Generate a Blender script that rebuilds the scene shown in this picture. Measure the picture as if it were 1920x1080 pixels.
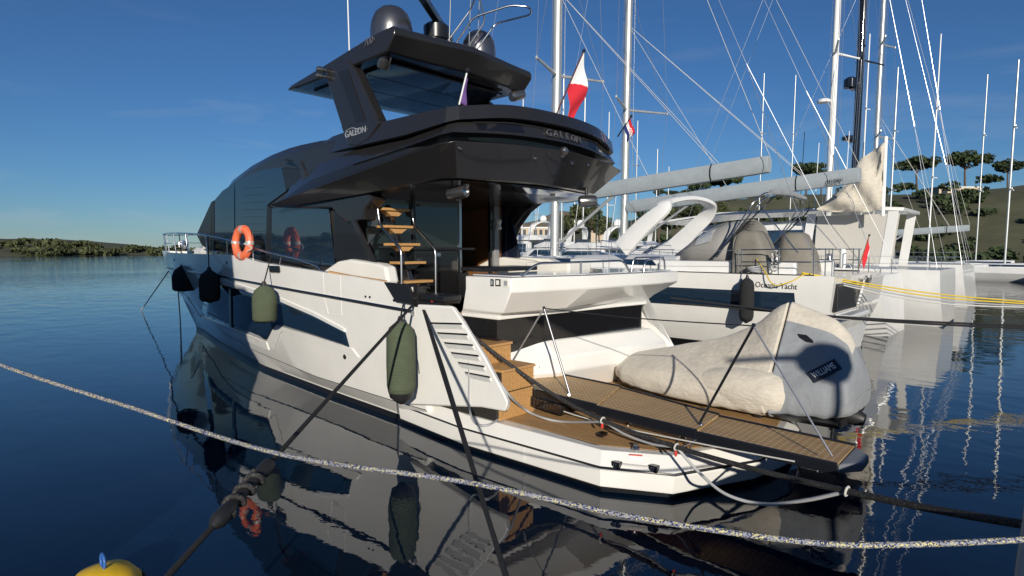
import bpy, bmesh, math, random
from mathutils import Vector, Matrix, noise
from mathutils.bvhtree import BVHTree
R = math.radians
rnd = random.Random(7)
for o in list(bpy.data.objects): bpy.data.objects.remove(o)
scene = bpy.context.scene
COL = scene.collection
# ------------------------------------------------------------------ camera
FPX, HOR, TH = 1120.0, 467.0, 47.5          # focal length in px (1920 wide), horizon row, yacht heading left of view
CAM = Vector((-3.0, 8.4, 3.0))
PITCH = math.atan((540 - HOR) / FPX)
cd = bpy.data.cameras.new('camera'); cam = bpy.data.objects.new('camera', cd); COL.objects.link(cam)
cd.sensor_width = 36; cd.lens = 36 * FPX / 1920; cd.clip_start = .05; cd.clip_end = 6000
cam.location = CAM; cam.rotation_euler = (R(90) - PITCH, 0, R(-TH) - R(90))
scene.camera = cam
# ------------------------------------------------------------------ world, sun, exposure
SUN_AZ, SUN_EL = 134.0, 16.5                  # direction towards the sun, degrees from +X
w = bpy.data.worlds.new('World'); scene.world = w; w.use_nodes = True
nt = w.node_tree; bg = nt.nodes['Background']
sky = nt.nodes.new('ShaderNodeTexSky'); sky.sky_type = 'NISHITA'; sky.sun_disc = False
sky.sun_elevation = R(SUN_EL); sky.sun_rotation = R(90 - SUN_AZ)
sky.air_density = 1.0; sky.dust_density = .0; sky.ozone_density = 6.0; sky.altitude = 0
tc = nt.nodes.new('ShaderNodeTexCoord'); mp = nt.nodes.new('ShaderNodeMapping'); mp.inputs['Scale'].default_value = (1, 1, 5.5)
nz = nt.nodes.new('ShaderNodeTexNoise'); nz.inputs['Scale'].default_value = 3.2; nz.inputs['Detail'].default_value = 9; nz.inputs['Roughness'].default_value = .62
nz.inputs['Distortion'].default_value = .6
rp = nt.nodes.new('ShaderNodeMapRange'); rp.inputs[1].default_value = .53; rp.inputs[2].default_value = .85; rp.inputs[3].default_value = 0; rp.inputs[4].default_value = .38
sx = nt.nodes.new('ShaderNodeSeparateXYZ')
alt = nt.nodes.new('ShaderNodeMapRange'); alt.inputs[1].default_value = .38; alt.inputs[2].default_value = .10; alt.inputs[3].default_value = 0; alt.inputs[4].default_value = 1
mul = nt.nodes.new('ShaderNodeMath'); mul.operation = 'MULTIPLY'
mix = nt.nodes.new('ShaderNodeMix'); mix.data_type = 'RGBA'; mix.inputs[7].default_value = (6.6, 7.3, 8.2, 1)
L = nt.links.new
L(tc.outputs['Generated'], mp.inputs[0]); L(mp.outputs[0], nz.inputs[0]); L(nz.outputs[0], rp.inputs[0])
L(tc.outputs['Generated'], sx.inputs[0]); L(sx.outputs[2], alt.inputs[0])
L(rp.outputs[0], mul.inputs[0]); L(alt.outputs[0], mul.inputs[1]); L(mul.outputs[0], mix.inputs[0])
tint = nt.nodes.new('ShaderNodeMix'); tint.data_type = 'RGBA'; tint.blend_type = 'MULTIPLY'; tint.inputs[0].default_value = 1; tint.inputs[7].default_value = (.80, .97, 1.12, 1)   # camera white balance
L(sky.outputs[0], tint.inputs[6]); L(tint.outputs[2], mix.inputs[6]); L(mix.outputs[2], bg.inputs[0])
bg.inputs[1].default_value = .066
sd = bpy.data.lights.new('sun', 'SUN'); sd.energy = 4.8; sd.angle = R(.5); sd.color = (1, .93, .82)
so = bpy.data.objects.new('sun', sd); COL.objects.link(so)
sv = Vector((math.cos(R(SUN_AZ)) * math.cos(R(SUN_EL)), math.sin(R(SUN_AZ)) * math.cos(R(SUN_EL)), math.sin(R(SUN_EL))))
so.rotation_euler = sv.to_track_quat('Z', 'Y').to_euler(); so.location = (0, 30, 40)
vs = scene.view_settings; vs.view_transform = 'Standard'; vs.look = 'None'; vs.exposure = 0.0; vs.gamma = 1; vs.use_curve_mapping = False
# ------------------------------------------------------------------ photo pixel -> point on a known plane
FW = Vector((math.cos(R(-TH)) * math.cos(PITCH), math.sin(R(-TH)) * math.cos(PITCH), -math.sin(PITCH)))
RT = Vector((math.sin(R(-TH)), -math.cos(R(-TH)), 0)); UP = RT.cross(FW)
def ray(px, py): return (RT * (px - 960) - UP * (py - 540) + FW * FPX)
def at(px, py, x=None, y=None, z=None, d=None):
    r = ray(px, py)
    if x is not None: t = (x - CAM.x) / r.x
    elif y is not None: t = (y - CAM.y) / r.y
    elif z is not None: t = (z - CAM.z) / r.z
    else: t = d / FPX
    return CAM + r * t
# ------------------------------------------------------------------ materials
MATS = {}
def mat(name, col, rough=.5, metal=0., coat=0., spec=.5, var=0., vscale=4., bump=0., bscale=40., trans=0., ior=1.5, emit=None, stretch=(1,1,1), sheen=0., rvar=0.):
    if name in MATS: return MATS[name]
    m = bpy.data.materials.new(name); m.use_nodes = True; t = m.node_tree; b = t.nodes['Principled BSDF']
    b.inputs['Base Color'].default_value = (*col, 1); b.inputs['Roughness'].default_value = rough; b.inputs['Metallic'].default_value = metal
    b.inputs['Coat Weight'].default_value = coat; b.inputs['Coat Roughness'].default_value = .04; b.inputs['Specular IOR Level'].default_value = spec
    b.inputs['Transmission Weight'].default_value = trans; b.inputs['IOR'].default_value = ior; b.inputs['Sheen Weight'].default_value = sheen
    if var or bump or rvar:
        c = t.nodes.new('ShaderNodeTexCoord'); mp_ = t.nodes.new('ShaderNodeMapping'); mp_.inputs['Scale'].default_value = stretch
        t.links.new(c.outputs['Object'], mp_.inputs[0])
    if var or rvar:
        n = t.nodes.new('ShaderNodeTexNoise'); n.inputs['Scale'].default_value = vscale; n.inputs['Detail'].default_value = 6; n.inputs['Roughness'].default_value = .65
        t.links.new(mp_.outputs[0], n.inputs[0])
    if var:
        mr = t.nodes.new('ShaderNodeMapRange'); mr.inputs[1].default_value = .3; mr.inputs[2].default_value = .7; mr.inputs[3].default_value = 1 - var; mr.inputs[4].default_value = 1 + var * .6
        mx = t.nodes.new('ShaderNodeMix'); mx.data_type = 'RGBA'; mx.blend_type = 'MULTIPLY'; mx.inputs[0].default_value = 1; mx.inputs[6].default_value = (*col, 1)
        t.links.new(n.outputs[0], mr.inputs[0]); t.links.new(mr.outputs[0], mx.inputs[7]); t.links.new(mx.outputs[2], b.inputs['Base Color'])
    if rvar:
        mr2 = t.nodes.new('ShaderNodeMapRange'); mr2.inputs[1].default_value = .3; mr2.inputs[2].default_value = .7; mr2.inputs[3].default_value = max(0, rough - rvar); mr2.inputs[4].default_value = rough + rvar
        t.links.new(n.outputs[0], mr2.inputs[0]); t.links.new(mr2.outputs[0], b.inputs['Roughness'])
    if bump:
        n2 = t.nodes.new('ShaderNodeTexNoise'); n2.inputs['Scale'].default_value = bscale; n2.inputs['Detail'].default_value = 4
        bp = t.nodes.new('ShaderNodeBump'); bp.inputs['Strength'].default_value = bump; bp.inputs['Distance'].default_value = .02
        t.links.new(mp_.outputs[0], n2.inputs[0]); t.links.new(n2.outputs[0], bp.inputs['Height']); t.links.new(bp.outputs[0], b.inputs['Normal'])
    MATS[name] = m; return m
WHITE = mat('gelcoat_white', (.80, .785, .74), .2, coat=.5, var=.05, vscale=1.3, rvar=.05, bump=.012, bscale=3)
WHITE2 = mat('gelcoat_cool', (.74, .74, .72), .28, coat=.3, var=.06, vscale=2)
CHAR = mat('charcoal_paint', (.026, .025, .026), .24, metal=.25, coat=.45, var=.06, vscale=2)
CHAR2 = mat('charcoal_satin', (.016, .016, .017), .32, metal=.2, coat=.3)
BLACK = mat('black_trim', (.012, .012, .013), .35, coat=.2)
BLACKG = mat('black_gloss', (.008, .008, .009), .08, coat=.6)
GLASS = mat('tinted_window', (.010, .024, .046), .03, spec=.5, ior=2.3)
CLEAR = mat('smoked_glass', (.35, .38, .40), .0, trans=1., ior=1.15)
STEEL = mat('stainless_steel', (.58, .58, .59), .24, metal=1.)
ALU = mat('mast_aluminium', (.56, .57, .55), .38, metal=.55, var=.05, vscale=3)
GREYP = mat('boom_grey_cover', (.33, .37, .39), .7, var=.10, vscale=3, bump=.2, bscale=9)
TEAK = mat('teak', (.40, .235, .10), .5, var=.30, vscale=6, stretch=(.6, 8, 8), bump=.15, bscale=30)
TEAKL = mat('teak_oiled', (.52, .29, .11), .45, var=.28, vscale=6, stretch=(1, 6, 6), coat=.2)
CAULK = mat('caulking', (.02, .018, .016), .7)
WOOD = mat('cabin_walnut', (.20, .09, .035), .3, var=.3, vscale=5, stretch=(5, 5, .6), coat=.4)
ROPEB = mat('rope_black', (.014, .014, .016), .75, bump=.8, bscale=160)
ROPEG = mat('cable_grey', (.36, .37, .38), .5, bump=.1, bscale=40)
ROPEW = mat('rope_white', (.60, .59, .55), .8, bump=.6, bscale=160)
ROPEY = mat('rope_yellow', (.70, .50, .03), .7, bump=.5, bscale=160)
WIRE = mat('rigging_wire', (.55, .56, .58), .3, metal=.8)
RUBBER = mat('rubber_black', (.018, .018, .019), .5, bump=.1)
ORANGE = mat('lifebuoy_orange', (.78, .17, .075), .5, var=.12, vscale=9, bump=.15, bscale=60)
SILVERT = mat('reflective_tape', (.5, .5, .48), .4, metal=.3)
CREAM = mat('canvas_cream', (.58, .53, .44), .85, var=.12, vscale=5, bump=.85, bscale=11, sheen=.2, stretch=(1, 1, 2.2))
CGREY = mat('canvas_grey', (.25, .265, .28), .85, var=.10, vscale=4, bump=.8, bscale=9, sheen=.2)
TAUPE = mat('canvas_taupe', (.20, .185, .155), .9, var=.12, vscale=4, bump=.5, bscale=5)
RED = mat('flag_red', (.62, .02, .035), .8); FWHITE = mat('flag_white', (.8, .8, .78), .8); BLUE = mat('flag_blue', (.015, .03, .16), .8)
PURPLE = mat('pennant_purple', (.16, .08, .28), .8)
GOLD = mat('gunmetal', (.26, .25, .245), .27, metal=.9)
SEATW = mat('vinyl_white', (.74, .72, .66), .5, var=.04, vscale=3)
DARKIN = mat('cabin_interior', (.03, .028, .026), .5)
CURT = mat('curtain_grey', (.16, .19, .21), .9)
STICKR = mat('sticker_red', (.6, .05, .04), .5)
def fabric_knit(name, col):
    m = mat(name, col, .95, var=.15, vscale=5); t = m.node_tree; b = t.nodes['Principled BSDF']
    c = t.nodes.new('ShaderNodeTexCoord'); wv = t.nodes.new('ShaderNodeTexWave'); wv.bands_direction = 'Z'; wv.inputs['Scale'].default_value = 14; wv.inputs['Distortion'].default_value = 1.5
    bp = t.nodes.new('ShaderNodeBump'); bp.inputs['Strength'].default_value = .7; bp.inputs['Distance'].default_value = .01
    t.links.new(c.outputs['Object'], wv.inputs[0]); t.links.new(wv.outputs[1], bp.inputs['Height']); t.links.new(bp.outputs[0], b.inputs['Normal']); return m
KNIT = fabric_knit('fender_knit_green', (.085, .105, .062)); KNITB = fabric_knit('fender_knit_black', (.018, .02, .02))
def ropemix(name, c1, c2, c3, sc=150):
    m = bpy.data.materials.new(name); m.use_nodes = True; t = m.node_tree; b = t.nodes['Principled BSDF']; b.inputs['Roughness'].default_value = .8
    c = t.nodes.new('ShaderNodeTexCoord'); v = t.nodes.new('ShaderNodeTexVoronoi'); v.inputs['Scale'].default_value = sc
    r_ = t.nodes.new('ShaderNodeValToRGB'); r_.color_ramp.interpolation = 'CONSTANT'; e = r_.color_ramp.elements
    e[0].position = 0; e[0].color = (*c1, 1); e[1].position = .40; e[1].color = (*c2, 1); k = e.new(.74); k.color = (*c3, 1)
    t.links.new(c.outputs['Object'], v.inputs[0]); t.links.new(v.outputs['Color'], r_.inputs[0]); t.links.new(r_.outputs[0], b.inputs['Base Color'])
    bp = t.nodes.new('ShaderNodeBump'); bp.inputs['Strength'].default_value = .6; bp.inputs['Distance'].default_value = .004
    t.links.new(v.outputs['Distance'], bp.inputs['Height']); t.links.new(bp.outputs[0], b.inputs['Normal']); return m
ROPEM = ropemix('rope_blue_yellow', (.022, .028, .085), (.26, .27, .32), (.62, .55, .22), 170)
ROPEK = ropemix('rope_grey_fleck', (.012, .012, .013), (.02, .02, .021), (.10, .095, .09), 190)
# ------------------------------------------------------------------ building helpers
WL = {}                                         # world location of every object
def put(o, parent=None):
    COL.objects.link(o)
    if parent is not None:
        o.parent = parent; o.location = -WL[parent.name]
        WL[o.name] = Vector((0, 0, 0))
    else: WL[o.name] = Vector(o.location)
    return o
def tag(o, label=None, cat=None, group=None, kind=None):
    if label: o['label'] = label
    if cat: o['category'] = cat
    if group: o['group'] = group
    if kind: o['kind'] = kind
    return o
def thing(name, label, cat, loc, group=None):
    o = bpy.data.objects.new(name, None); o.location = loc; o.empty_display_size = .3
    put(o); return tag(o, label, cat, group)
def rebase(o):                                   # origin of a one-mesh thing to the foot of its shape
    v = [x.co for x in o.data.vertices]
    c = Vector(((min(a.x for a in v) + max(a.x for a in v)) / 2, (min(a.y for a in v) + max(a.y for a in v)) / 2, min(a.z for a in v)))
    o.data.transform(Matrix.Translation(-c)); o.location = c; WL[o.name] = c; return o
def mesh(name, vs_, fs, m, parent=None, smooth=False, bevel=0., sub=0, solid=0., auto=None):
    me = bpy.data.meshes.new(name); me.from_pydata([tuple(v) for v in vs_], [], fs); me.update()
    bm = bmesh.new(); bm.from_mesh(me); bmesh.ops.remove_doubles(bm, verts=bm.verts, dist=1e-5); bmesh.ops.recalc_face_normals(bm, faces=bm.faces); bm.to_mesh(me); bm.free()
    for mm in (m if isinstance(m, (list, tuple)) else [m]): me.materials.append(mm)
    o = bpy.data.objects.new(name, me); put(o, parent)
    if smooth:
        for p in me.polygons: p.use_smooth = True
        if auto: me.set_sharp_from_angle(angle=R(auto))
    if solid:
        k = o.modifiers.new('s', 'SOLIDIFY'); k.thickness = solid; k.offset = 0
    if bevel:
        k = o.modifiers.new('b', 'BEVEL'); k.width = bevel; k.segments = 2; k.limit_method = 'ANGLE'; k.angle_limit = R(35)
    if sub:
        k = o.modifiers.new('ss', 'SUBSURF'); k.levels = sub; k.render_levels = sub
    return o
def box(name, a, b, m, parent=None, bevel=.01, **k):
    x0, y0, z0 = a; x1, y1, z1 = b
    v = [(x0,y0,z0),(x1,y0,z0),(x1,y1,z0),(x0,y1,z0),(x0,y0,z1),(x1,y0,z1),(x1,y1,z1),(x0,y1,z1)]
    return mesh(name, v, [(0,1,2,3),(4,5,6,7),(0,1,5,4),(1,2,6,5),(2,3,7,6),(3,0,4,7)], m, parent, bevel=bevel, **k)
def prism(name, poly, off, m, parent=None, bevel=.01, **k):
    """polygon of 3-D points pushed along the vector off"""
    n = len(poly); off = Vector(off); v = [Vector(p) for p in poly] + [Vector(p) + off for p in poly]
    f = [tuple(range(n)), tuple(range(n, 2*n))] + [(i, (i+1) % n, n + (i+1) % n, n + i) for i in range(n)]
    return mesh(name, v, f, m, parent, bevel=bevel, **k)
def loft(name, rings, m, parent=None, closed=True, cap=True, smooth=True, auto=30, **k):
    n = len(rings[0]); v = [p for r_ in rings for p in r_]; f = []
    for i in range(len(rings) - 1):
        for j in range(n if closed else n - 1):
            a, b = i*n + j, i*n + (j+1) % n; f.append((a, b, b + n, a + n))
    if cap: f += [tuple(range(n)), tuple(range((len(rings)-1)*n, len(rings)*n))]
    return mesh(name, v, f, m, parent, smooth=smooth, auto=auto, **k)
def catmull(pts, n=8):
    P = [Vector(p) for p in pts]
    if len(P) < 3: return P
    Q = [P[0]*2 - P[1]] + P + [P[-1]*2 - P[-2]]; out = []
    for i in range(1, len(Q) - 2):
        for s in range(n):
            t = s / n; a, b, c, d_ = Q[i-1], Q[i], Q[i+1], Q[i+2]
            out.append(.5*((2*b) + (c-a)*t + (2*a-5*b+4*c-d_)*t*t + (3*b-a-3*c+d_)*t**3))
    return out + [P[-1]]
def tubegeo(pts, r, res=8):
    P = [Vector(p) for p in pts]; n = len(P); rr = r if isinstance(r, (list, tuple)) else [r]*n
    t0 = (P[1]-P[0]).normalized(); u = t0.orthogonal().normalized(); v, f = [], []
    for i in range(n):
        t = (P[min(i+1, n-1)] - P[max(i-1, 0)]).normalized(); u = (u - t*u.dot(t)).normalized(); w_ = t.cross(u)
        for j in range(res): a = 2*math.pi*j/res; v.append(P[i] + (u*math.cos(a) + w_*math.sin(a))*rr[i])
    for i in range(n-1):
        for j in range(res): a, b = i*res+j, i*res+(j+1) % res; f.append((a, b, b+res, a+res))
    f += [tuple(range(res)), tuple(range((n-1)*res, n*res))]; return v, f
def tube(name, pts, r, m, parent=None, res=8, curve=0):
    if curve: pts = catmull(pts, curve)
    v, f = tubegeo(pts, r, res); return mesh(name, v, f, m, parent, smooth=True, auto=50)
def multitube(name, lines, r, m, parent=None, res=5):
    V, F = [], []
    for l in lines:
        v, f = tubegeo(l, r, res); F += [tuple(i + len(V) for i in q) for q in f]; V += v
    return mesh(name, V, F, m, parent, smooth=True, auto=50)
def lathe(name, prof, base, axis, m, parent=None, res=20, auto=35):
    """prof: (radius, height) pairs turned about axis through base"""
    ax = Vector(axis).normalized(); u = ax.orthogonal().normalized(); w_ = ax.cross(u); b = Vector(base)
    rings = [[b + ax*h + (u*math.cos(2*math.pi*j/res) + w_*math.sin(2*math.pi*j/res))*max(r, 1e-3) for j in range(res)] for r, h in prof]
    return loft(name, rings, m, parent, auto=auto)
def text(name, s, size, org, xd, yd, m, parent=None, extrude=.004, squash=1., shear=0., align='LEFT'):
    cu = bpy.data.curves.new('t', 'FONT'); cu.body = s; cu.size = size; cu.extrude = extrude; cu.align_x = align; cu.shear = shear; cu.resolution_u = 3
    t = bpy.data.objects.new('t', cu); COL.objects.link(t); dg = bpy.context.evaluated_depsgraph_get()
    me = bpy.data.meshes.new_from_object(t.evaluated_get(dg)); bpy.data.objects.remove(t); bpy.data.curves.remove(cu)
    xd = Vector(xd).normalized(); yd = Vector(yd); yd = (yd - xd*yd.dot(xd)).normalized(); zd = xd.cross(yd)
    mt = Matrix(((xd.x*squash, yd.x, zd.x, org[0]), (xd.y*squash, yd.y, zd.y, org[1]), (xd.z*squash, yd.z, zd.z, org[2]), (0, 0, 0, 1)))
    me.transform(mt); me.name = name; me.materials.clear(); me.materials.append(m)
    o = bpy.data.objects.new(name, me); return put(o, parent)
def lerp(tab, x):
    if x <= tab[0][0]: return tab[0][1]
    for (a, b), (c, d_) in zip(tab, tab[1:]):
        if x <= c: return b + (d_-b)*(x-a)/(c-a)
    return tab[-1][1]
def mir(o, name=None, parent=None):               # a starboard twin of a port-side piece
    me = o.data.copy(); me.transform(Matrix.Scale(-1, 4, (0, 1, 0))); me.flip_normals()
    c = bpy.data.objects.new(name or o.name.split('.')[0], me)
    for q in o.modifiers:
        k = c.modifiers.new(q.name, q.type)
        for at_ in ('thickness', 'offset', 'width', 'segments', 'limit_method', 'angle_limit', 'levels', 'render_levels'):
            if hasattr(q, at_): setattr(k, at_, getattr(q, at_))
    return put(c, parent or o.parent)
# ================================================================== the setting: water, quay
def water_material():
    m = bpy.data.materials.new('harbour_water'); m.use_nodes = True; t = m.node_tree; b = t.nodes['Principled BSDF']
    b.inputs['Base Color'].default_value = (.0025, .009, .022, 1); b.inputs['Roughness'].default_value = .012; b.inputs['IOR'].default_value = 1.5; b.inputs['Specular IOR Level'].default_value = .62
    c = t.nodes.new('ShaderNodeTexCoord')
    def ns(scale, st, det):
        mp_ = t.nodes.new('ShaderNodeMapping'); mp_.inputs['Scale'].default_value = st; mp_.inputs['Rotation'].default_value = (0, 0, R(38))
        n = t.nodes.new('ShaderNodeTexNoise'); n.inputs['Scale'].default_value = scale; n.inputs['Detail'].default_value = det; n.inputs['Roughness'].default_value = .5
        t.links.new(c.outputs['Object'], mp_.inputs[0]); t.links.new(mp_.outputs[0], n.inputs[0]); return n
    a, b2, g = ns(.55, (1, 1.7, 1), 2), ns(3.0, (1, 1.5, 1), 3), ns(.035, (1, 1, 1), 3)
    ad = t.nodes.new('ShaderNodeMath'); ad.operation = 'MULTIPLY_ADD'; ad.inputs[1].default_value = .16
    t.links.new(b2.outputs[0], ad.inputs[0]); t.links.new(a.outputs[0], ad.inputs[2])
    # breeze patches far out from the hulls
    ln = t.nodes.new('ShaderNodeVectorMath'); ln.operation = 'LENGTH'; t.links.new(c.outputs['Object'], ln.inputs[0])
    mr = t.nodes.new('ShaderNodeMapRange'); mr.inputs[1].default_value = 14; mr.inputs[2].default_value = 70; mr.inputs[3].default_value = .05; mr.inputs[4].default_value = .34
    t.links.new(ln.outputs['Value'], mr.inputs[0])
    mu = t.nodes.new('ShaderNodeMath'); mu.operation = 'MULTIPLY'; gm = t.nodes.new('ShaderNodeMapRange'); gm.inputs[1].default_value = .35; gm.inputs[2].default_value = .65; gm.inputs[3].default_value = .55; gm.inputs[4].default_value = 1.3
    t.links.new(g.outputs[0], gm.inputs[0]); t.links.new(gm.outputs[0], mu.inputs[0]); t.links.new(mr.outputs[0], mu.inputs[1])
    bp = t.nodes.new('ShaderNodeBump'); bp.inputs['Distance'].default_value = .22
    t.links.new(mu.outputs[0], bp.inputs['Strength']); t.links.new(ad.outputs[0], bp.inputs['Height']); t.links.new(bp.outputs[0], b.inputs['Normal']); return m
tag(mesh('water', [(-2500,-2500,0),(2500,-2500,0),(2500,2500,0),(-2500,2500,0)], [(0,1,2,3)], water_material()), kind='structure')
CONC = mat('quay_concrete', (.34, .33, .30), .85, var=.15, vscale=2, bump=.3, bscale=12)
tag(box('quay', (-40,-120,-3), (-2.9,120,1.4), CONC, bevel=.04), kind='structure')

# ================================================================== the motor yacht
Y = thing('motor_yacht', 'large motor yacht with white hull, charcoal flybridge and teak swim platform in the foreground', 'yacht', (10, 0, 0))
def P(name, *a, **k): return mesh(name, *a, parent=Y, **k)
# ---- hull
WLt = [(1,2.1),(5,2.12),(8,1.95),(11.5,1.68),(14.5,1.2),(17.2,.68),(19.3,.22),(20.55,.0)]
CHt = [(1,2.33),(5,2.37),(8,2.25),(11.5,2.0),(14.5,1.52),(17.2,.98),(20,.36),(21.45,.0)]
RUt = [(1,2.5),(4.4,2.58),(8,2.62),(11,2.56),(14,2.32),(17,1.86),(20,1.12),(22.2,.45),(23.35,.0)]
SHt = [(4,2.6),(8,2.66),(11,2.62),(14,2.40),(17,1.97),(20,1.28),(22.5,.52),(23.95,.0)]
RUz = [(4.3,2.01),(6.8,2.12),(8.2,2.18),(12,2.34),(18,2.37),(23.4,2.27)]
SHz = [(4.3,2.40),(5,2.45),(7,2.58),(9.6,2.72),(10.6,2.84),(11.4,2.87),(20,2.89),(24,2.93)]
XA = 4.4
def row(tab, zf, xb, s, dy=0):
    x = XA + (xb - XA)*s; return Vector((x, max(lerp(tab, x) + dy, .012), zf(x)))
rings = []
SS = [i/46 for i in range(47)]
for s in SS:
    rows = [row(WLt, lambda x: -.5, 19.8, s, -.3), row(WLt, lambda x: .0, 20.55, s), row(WLt, lambda x: .13, 20.68, s, .03),
            row(CHt, lambda x: .42 + max(0, x-8)*.035, 21.45, s), row([(a, (lerp(CHt, a) + b)/2 + .03) for a, b in RUt], lambda x: (.42 + max(0, x-8)*.035 + lerp(RUz, x))/2, 22.4, s),
            row(RUt, lambda x: lerp(RUz, x), 23.35, s), row(SHt, lambda x: lerp(SHz, x), 23.95, s)]
    sh = rows[-1]; iny = max(sh.y - .13, .006)
    rows += [Vector((sh.x - (.1 if s > .98 else 0), iny, sh.z)), Vector((sh.x - (.1 if s > .98 else 0), iny, 1.95 + max(0, min(.55, (sh.x-7)*.12)))) ]
    rings.append(rows + [Vector((p.x, -p.y, p.z)) for p in reversed(rows)])
hull = loft('hull', rings, WHITE, Y, auto=24)
def bvh_of(o):
    bm = bmesh.new(); bm.from_mesh(o.data); t = BVHTree.FromBMesh(bm); bm.free(); return t
HB = bvh_of(hull)
def on(tree, px, py, off=.012):
    r_ = ray(px, py).normalized(); l, n, i, d_ = tree.ray_cast(CAM, r_)
    if l is None: raise Exception('miss %s %s' % (px, py))
    if n.dot(r_) > 0: n = -n
    return l + n*off
def hug(name, tree, poly, m, parent, off=.012, thick=.012, n=6, flat=False):
    """a plate that follows a curved surface: polygon edges subdivided, fan of strips between two side chains"""
    a, b = poly; v, f = [], []
    ca = [a[0].lerp(a[0], 0)] if 0 else None
    def chain(c, k):
        ln = [0]
        for p, q in zip(c, c[1:]): ln.append(ln[-1] + math.hypot(q[0]-p[0], q[1]-p[1]))
        out = []
        for i in range(k+1):
            t = ln[-1]*i/k
            for j in range(len(c)-1):
                if t <= ln[j+1] + 1e-6:
                    u = (t-ln[j])/(ln[j+1]-ln[j]); out.append((c[j][0]+(c[j+1][0]-c[j][0])*u, c[j][1]+(c[j+1][1]-c[j][1])*u)); break
        return out
    k = 24; A, B = chain(a, k), chain(b, k)
    for i in range(k+1):
        for j in range(n+1):
            u = j/n; v.append(on(tree, A[i][0]+(B[i][0]-A[i][0])*u, A[i][1]+(B[i][1]-A[i][1])*u, off))
    for i in range(k):
        for j in range(n): q = i*(n+1)+j; f.append((q, q+1, q+n+2, q+n+1))
    return mesh(name, v, f, m, parent, solid=thick, smooth=not flat, auto=30)
# boot top, rub strake and the fine line along the chine
def hull_line(name, tab, zf, xb, r, m, s0=0., s1=.995, dy=.006, side=1):
    pts = []
    for i in range(61):
        s = s0 + (s1-s0)*i/60; p = row(tab, zf, xb, s); pts.append((p.x, side*(p.y + dy), p.z))
    return tube(name, pts, r, m, hull, res=6)
for sd_ in (1, -1):
    hull_line('rub_strake', RUt, lambda x: lerp(RUz, x), 23.35, .022, BLACK, side=sd_)
    hull_line('rub_strake_steel', RUt, lambda x: lerp(RUz, x) + .03, 23.35, .008, STEEL, side=sd_, dy=.012)
    hull_line('chine_line', CHt, lambda x: .42 + max(0, x-8)*.035, 21.45, .006, BLACK, side=sd_, s1=.9)
v, f = [], []
for side in (1, -1):
    for i, s in enumerate(SS):
        p = row(WLt, lambda x: -.2, 20.5, s, .012); q = row(WLt, lambda x: .105, 20.66, s, .034)
        v += [(p.x + .02, side*(p.y), p.z), (q.x + .02, side*q.y, q.z)]
    b0 = 0 if side == 1 else 2*len(SS)
    f += [(b0+2*i, b0+2*i+1, b0+2*i+3, b0+2*i+2) for i in range(len(SS)-1)]
mesh('boot_top', v, f, BLACK, hull, smooth=True)
# hull windows with the white ledge under them
hw = hug('hull_window', HB, ([(388,527),(432,538),(520,562),(590,592),(648,622)], [(378,592),(440,616),(500,640),(516,608),(580,627),(656,651)]), GLASS, hull, off=.006, thick=.008, n=8)
mir(hw)
hf = hug('window_frame', HB, ([(430,540),(431,612)], [(437,541),(438,615)]), BLACK, hull, off=.012, thick=.006, n=1); mir(hf)
lg = hug('window_ledge', HB, ([(352,557),(376,593),(440,617),(500,641)], [(356,570),(374,606),(440,629),(505,656)]), WHITE, hull, off=.004, thick=.035, n=2, flat=True); mir(lg)
lg = hug('window_ledge', HB, ([(503,641),(519,609),(580,628),(662,654)], [(516,656),(528,620),(590,642),(674,670)]), WHITE, hull, off=.004, thick=.035, n=2, flat=True); mir(lg)
br = hug('window_brow', HB, ([(404,521),(440,530),(520,556),(590,586),(646,616)], [(388,526),(432,537),(520,562),(590,592),(648,622)]), WHITE2, hull, off=.006, thick=.04, n=1, flat=True); mir(br)
for px, py in ((686,556),(694,557)): lathe('skin_fitting', [(.02,0),(.02,.02),(.012,.025)], on(HB, px, py, -.004), (0,1,0), BLACK, hull, res=10)
lathe('skin_fitting', [(.045,0),(.045,.02),(.03,.025),(.03,.01)], on(HB, 647, 669, -.004), (0,1,0), BLACK, hull, res=12)
for c in (([(606,512),(609,560),(616,589)],), ([(638,516),(640,562),(641,592)],), ([(616,589),(641,592)],)):
    tube('gate_seam', [on(HB, *p, .001) for p in c[0]], .006, WHITE2, hull, res=5)
tube('cap_rail', [on(HB, 612, 513, .0) + Vector((0, -.06, .02)), at(660,519,y=2.5), at(724,529,y=2.5)], .032, TEAKL, Y, res=6)
box('hawse_fairlead', (8.65,2.56,2.52), (9.05,2.70,2.66), BLACKG, Y, bevel=.03)
for x in (14.6, 12.9): box('mooring_cleat', (x-.14,2.2,2.88), (x+.14,2.3,2.95), STEEL, Y, bevel=.02)
for px, py in ((425,492),(327,487)): lathe('skin_fitting', [(.03,0),(.03,.02)], on(HB, px, py, -.004), (0,1,0), BLACK, hull, res=10)
# ---- swim platform and aft hull
plan = [(5.3,2.24),(3.5,2.43),(1.05,2.38),(.26,1.99),(-.28,.85),(-.42,0)]
full = plan + [(x, -y) for x, y in reversed(plan[:-1])]
def inset(pl, d):                     # towards the centre line and forward
    return [(x + d*(1.0 if abs(y) < 2.2 else .5) if x < 3 else x, y - math.copysign(d, y) if abs(y) > .01 else y) for x, y in pl]
pr = [(-.5,.22),(.06,.16),(.07,.035),(.28,.0),(.34,.0),(.50,.12)]
rings = [[Vector((x, y, z)) for x, y in inset(full, d_)] for z, d_ in pr]
plat = loft('swim_platform', rings, [WHITE], Y, auto=12, bevel=.006)
rings = [[Vector((x, y, z)) for x, y in inset(full, d_)] for z, d_ in ((-.45,.2),(.05,.135),(.085,.03))]
loft('boot_top', rings, BLACK, plat, auto=12)
lp = [Vector((x, y, .325)) for x, y in inset(full, -.006)]
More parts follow.
